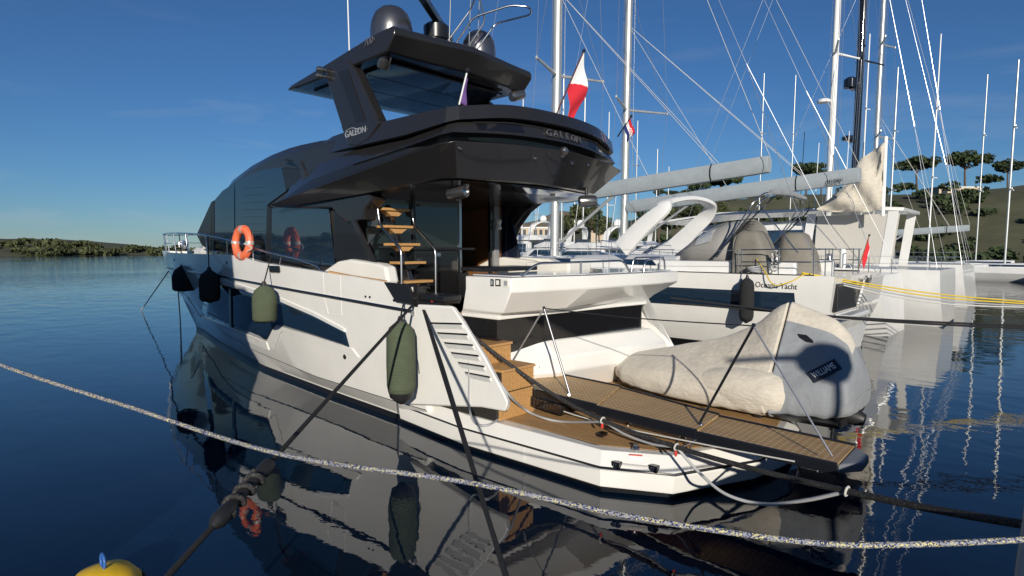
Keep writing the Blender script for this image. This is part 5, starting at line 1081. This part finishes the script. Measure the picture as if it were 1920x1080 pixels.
# ---------------------------------------------------------------- land
SCRUB = mat('scrub_ground', (.085,.085,.045), .95, var=.5, vscale=.08, bump=.6, bscale=.6)
def land(name, azs, hts, r0, r1, m, bumpy=1.0, n=90, k=10):
    v, f = [], []
    for i in range(n+1):
        az = azs[0] + (azs[1]-azs[0])*i/n; H_ = lerp(hts, az)
        for j in range(k+1):
            t = j/k; r_ = r0 + (r1-r0)*t; x, y = CAM.x + r_*math.cos(R(az)), CAM.y + r_*math.sin(R(az))
            v.append((x, y, -1 + (H_ + 1)*(3*t*t-2*t**3)*(1 + .25*bumpy*noise.noise(Vector((x*.02, y*.02, 3)))) + bumpy*.5*noise.noise(Vector((x*.1, y*.1, 7)))))
    for i in range(n):
        for j in range(k): q = i*(k+1)+j; f.append((q, q+1, q+k+2, q+k+1))
    return tag(mesh(name, v, f, m, None, smooth=True), kind='structure')
HT = [(-95,20),(-88,19.5),(-80,18.5),(-74,17.5),(-68,16.5),(-63,16.5),(-60,13),(-57,8.5),(-54,7),(-50,6),(-44,5)]
HT.sort(); hill = land('hill', (-97,-40), HT, 120, 185, SCRUB)
far_hill = land('far_hill', (-70,-38), [(-70,30),(-58,30),(-54,36),(-52,38),(-50,32),(-46,24),(-38,14)], 420, 640, mat('dry_hillside', (.20,.155,.10), .95, var=.4, vscale=.03))
shore = land('shore', (-20,75), [(-20,3),(-17,3.5),(-14,6.5),(-10,8.5),(0,10),(20,12),(50,12),(75,12)], 330, 420, SCRUB)
LEAF = mat('pine_needles', (.040,.062,.020), .85, var=.55, vscale=.35); LEAF2 = mat('oak_leaves', (.062,.075,.026), .85, var=.5, vscale=.35); BARK = mat('bark', (.10,.07,.05), .95)
def leafcloud(name, blobs, m, parent, per=150, size=.34, rn=rnd, kind=None):
    v, f = [], []
    for cx, cy, cz, rx, rz in blobs:
        for _ in range(per):
            while True:
                a, b, c = rn.uniform(-1,1), rn.uniform(-1,1), rn.uniform(-1,1); q = a*a+b*b+c*c
                if .25 < q < 1: break
            p = Vector((cx + a*rx, cy + b*rx, cz + c*rz)); s = size*rn.uniform(.6,1.5)
            n1 = Vector((rn.gauss(0,1), rn.gauss(0,1), rn.gauss(0,1))).normalized(); n2 = n1.orthogonal().normalized(); n3 = n1.cross(n2); i = len(v)
            v += [p + n2*s, p + n3*s*.7, p - n2*s, p - n3*s*.7]; f.append((i, i+1, i+2, i+3))
    me = bpy.data.meshes.new(name); me.from_pydata([tuple(q) for q in v], [], f); me.update(); me.materials.append(m)
    o = bpy.data.objects.new(name, me); put(o, parent); 
    if kind: o['kind'] = kind
    return o
def tree(label, px, base_py, dist, hgt, cw, pine=True, grp='trees on the hillside'):
    p = at(px, base_py, d=dist); T = thing('pine_tree' if pine else 'broadleaf_tree', label, 'tree', p, grp)
    top_ = p + Vector((rnd.uniform(-.4,.4), rnd.uniform(-.4,.4), hgt*.72))
    tube('trunk', [p + Vector((0,0,-2)), p.lerp(top_, .5) + Vector((.2,.1,0)), top_], [hgt*.035, hgt*.026, hgt*.012], BARK, T, res=8)
    bl = []
    for k in range(16 if pine else 18):
        a = rnd.uniform(0, 6.28); q = math.sqrt(rnd.random())*cw*.42; zz = hgt*(.62 + .30*rnd.random()*(1 - (q/(cw*.5))**2) if pine else .35 + .55*rnd.random())
        bl.append((p.x + math.cos(a)*q, p.y + math.sin(a)*q, p.z + zz, cw*rnd.uniform(.13,.22), cw*rnd.uniform(.07,.13) if pine else cw*.16))
    leafcloud('crown', bl, LEAF if pine else LEAF2, T, per=110, size=cw*.034)
    for c in bl[:5]: tube('limb', [p.lerp(top_, .55), Vector(c[:3])], [hgt*.014, hgt*.006], BARK, T, res=5)
# (px, foot row, distance, height, crown width)
for i, (px, py, dist, hh, cw, pn_, lab) in enumerate((
    (1352,372,185,8.5,12.5,True,'broad dark pine between the two grey booms'),(1312,376,180,6,7,True,'smaller pine just left of the broad one between the booms'),(1238,378,190,4,5,True,'small rounded pine at the left end of the hilltop row'),
    (1262,376,190,3.4,4,True,'second small rounded pine of the hilltop row'),(1288,377,190,4,5,True,'third small pine of the hilltop row, beside the broad pine'),(1512,352,170,7.5,10,True,'pine crown behind the slim white mast'),
    (1540,352,172,6,7,True,'lower pine crown just right of the slim white mast'),(1420,386,170,3.5,6,False,'low shrub under the lower boom beside the pale house'),(1478,388,165,3.2,6,False,'low shrub between the pale houses and the sail cover'),
    (1098,446,88,4.8,5.5,False,'dark bushy tree behind the far boats between the two masts'),(1070,450,100,4.2,5,False,'tree just left of the dark bushy one between the two masts'),(1125,450,98,4,4.5,False,'tree just right of the dark bushy one near the second mast'),
    (1270,440,110,5.5,7,False,'dark tree seen through the cockpit arch'),(1300,440,108,5,6,False,'second dark tree seen through the cockpit arch'),(1236,440,112,4.6,6,False,'tree seen at the left leg of the cockpit arch'),(1340,420,140,5,7,False,'tree to the right of the cockpit arch'),
    (1720,345,170,8,11,True,'pine on the hilltop right of the sail cover'),(1810,342,170,9,12,True,'large pine on the hilltop near the right edge'),(1890,345,172,7,9,True,'pine on the hilltop at the right edge'))):
    tree(lab, px, py, dist, hh, cw, pn_)
STUC = mat('stucco_sand', (.52,.42,.30), .9, var=.1); WIN = mat('house_window', (.03,.035,.04), .2); ROOFT = mat('roof_tile', (.35,.14,.08), .85)
def house_b(label, px0, px1, pt, pb, dist, nw, roof=False):
    a, b = at(px0, pb, d=dist), at(px1, pb, d=dist); zt = at(px0, pt, d=dist).z; ax_ = (b-a); ax_.z = 0; wd_ = ax_.length; ax_.normalize(); dp = Vector((ax_.y, -ax_.x, 0)); dp = dp if dp.dot(FW) > 0 else -dp
    T = thing('house', label, 'house', a, None); z0 = a.z - 3; q = [Vector((p.x, p.y, z0)) for p in (a, b, b + dp*7, a + dp*7)]
    wl_ = prism('wall', q, (0,0,zt-z0), STUC, T, bevel=0)
    if roof:
        m0, m1 = (q[0]+q[3])/2, (q[1]+q[2])/2; zz = Vector((0,0,zt-z0)); e = [p + zz + (p-(m0+m1)/2)*.06 for p in q]; r0_, r1_ = m0 + zz + Vector((0,0,1.3)), m1 + zz + Vector((0,0,1.3))
        mesh('roof', e + [r0_, r1_], [(0,1,5,4),(2,3,4,5),(0,4,3),(1,2,5),(0,1,2,3)], ROOFT, T)
    else: prism('roof_slab', [p + Vector((0,0,zt-z0)) + (p-(q[0]+q[2])/2)*.05 for p in q], (0,0,.3), WHITE2, T, bevel=0)
    for i in range(nw):
        c = a + ax_*(wd_*(i+.5)/nw); c.z = (a.z*.45 + zt*.55); h_ = (zt-a.z)*.3; w2 = wd_/nw*.28
        prism('window', [c - ax_*w2 + Vector((0,0,-h_)), c + ax_*w2 + Vector((0,0,-h_)), c + ax_*w2 + Vector((0,0,h_)), c - ax_*w2 + Vector((0,0,h_))], -dp*.06, WIN, wl_, bevel=0)
house_b('long flat-roofed sand house below the lower boom', 1332,1402,380,396,170,4); house_b('sand house right of the long flat-roofed one', 1408,1452,377,394,166,3); house_b('pale house with a tiled roof beside the sail cover', 1458,1512,380,394,168,3,True)
house_b('low white building behind the far boats at the dark stern screen', 978,1040,428,446,150,6); house_b('house with a red tiled roof behind the dark tree', 1108,1140,425,440,150,2,True); house_b('sand house on the hill at the right edge', 1760,1840,352,374,165,4)
bl = []
for i in range(230):
    az = rnd.uniform(-20, 74); r_ = rnd.uniform(335, 400); t = (r_-330)/90; H_ = lerp([(-20,3),(-17,3.5),(-14,6.5),(-10,8.5),(0,10),(20,12)], az)
    bl.append((CAM.x + r_*math.cos(R(az)), CAM.y + r_*math.sin(R(az)), H_*(3*t*t-2*t**3) + .8, rnd.uniform(3,5), rnd.uniform(1.4,2.4)))
w1 = leafcloud('shore_woods', bl, LEAF2, None, per=90, size=.9, kind='stuff'); tag(w1, 'low dark green woods along the distant left shore', 'woods')
bl = []
for i in range(150):
    az = rnd.uniform(-96, -42); r_ = rnd.uniform(124, 184); t = (r_-120)/65; bl.append((CAM.x + r_*math.cos(R(az)), CAM.y + r_*math.sin(R(az)), lerp(HT, az)*(3*t*t-2*t**3) + .4, rnd.uniform(1.2,2.6), rnd.uniform(.7,1.3)))
w2 = leafcloud('hillside_scrub', bl, LEAF, None, per=70, size=.5, kind='stuff'); tag(w2, 'scrub and low bushes covering the hillside behind the marina', 'scrub')
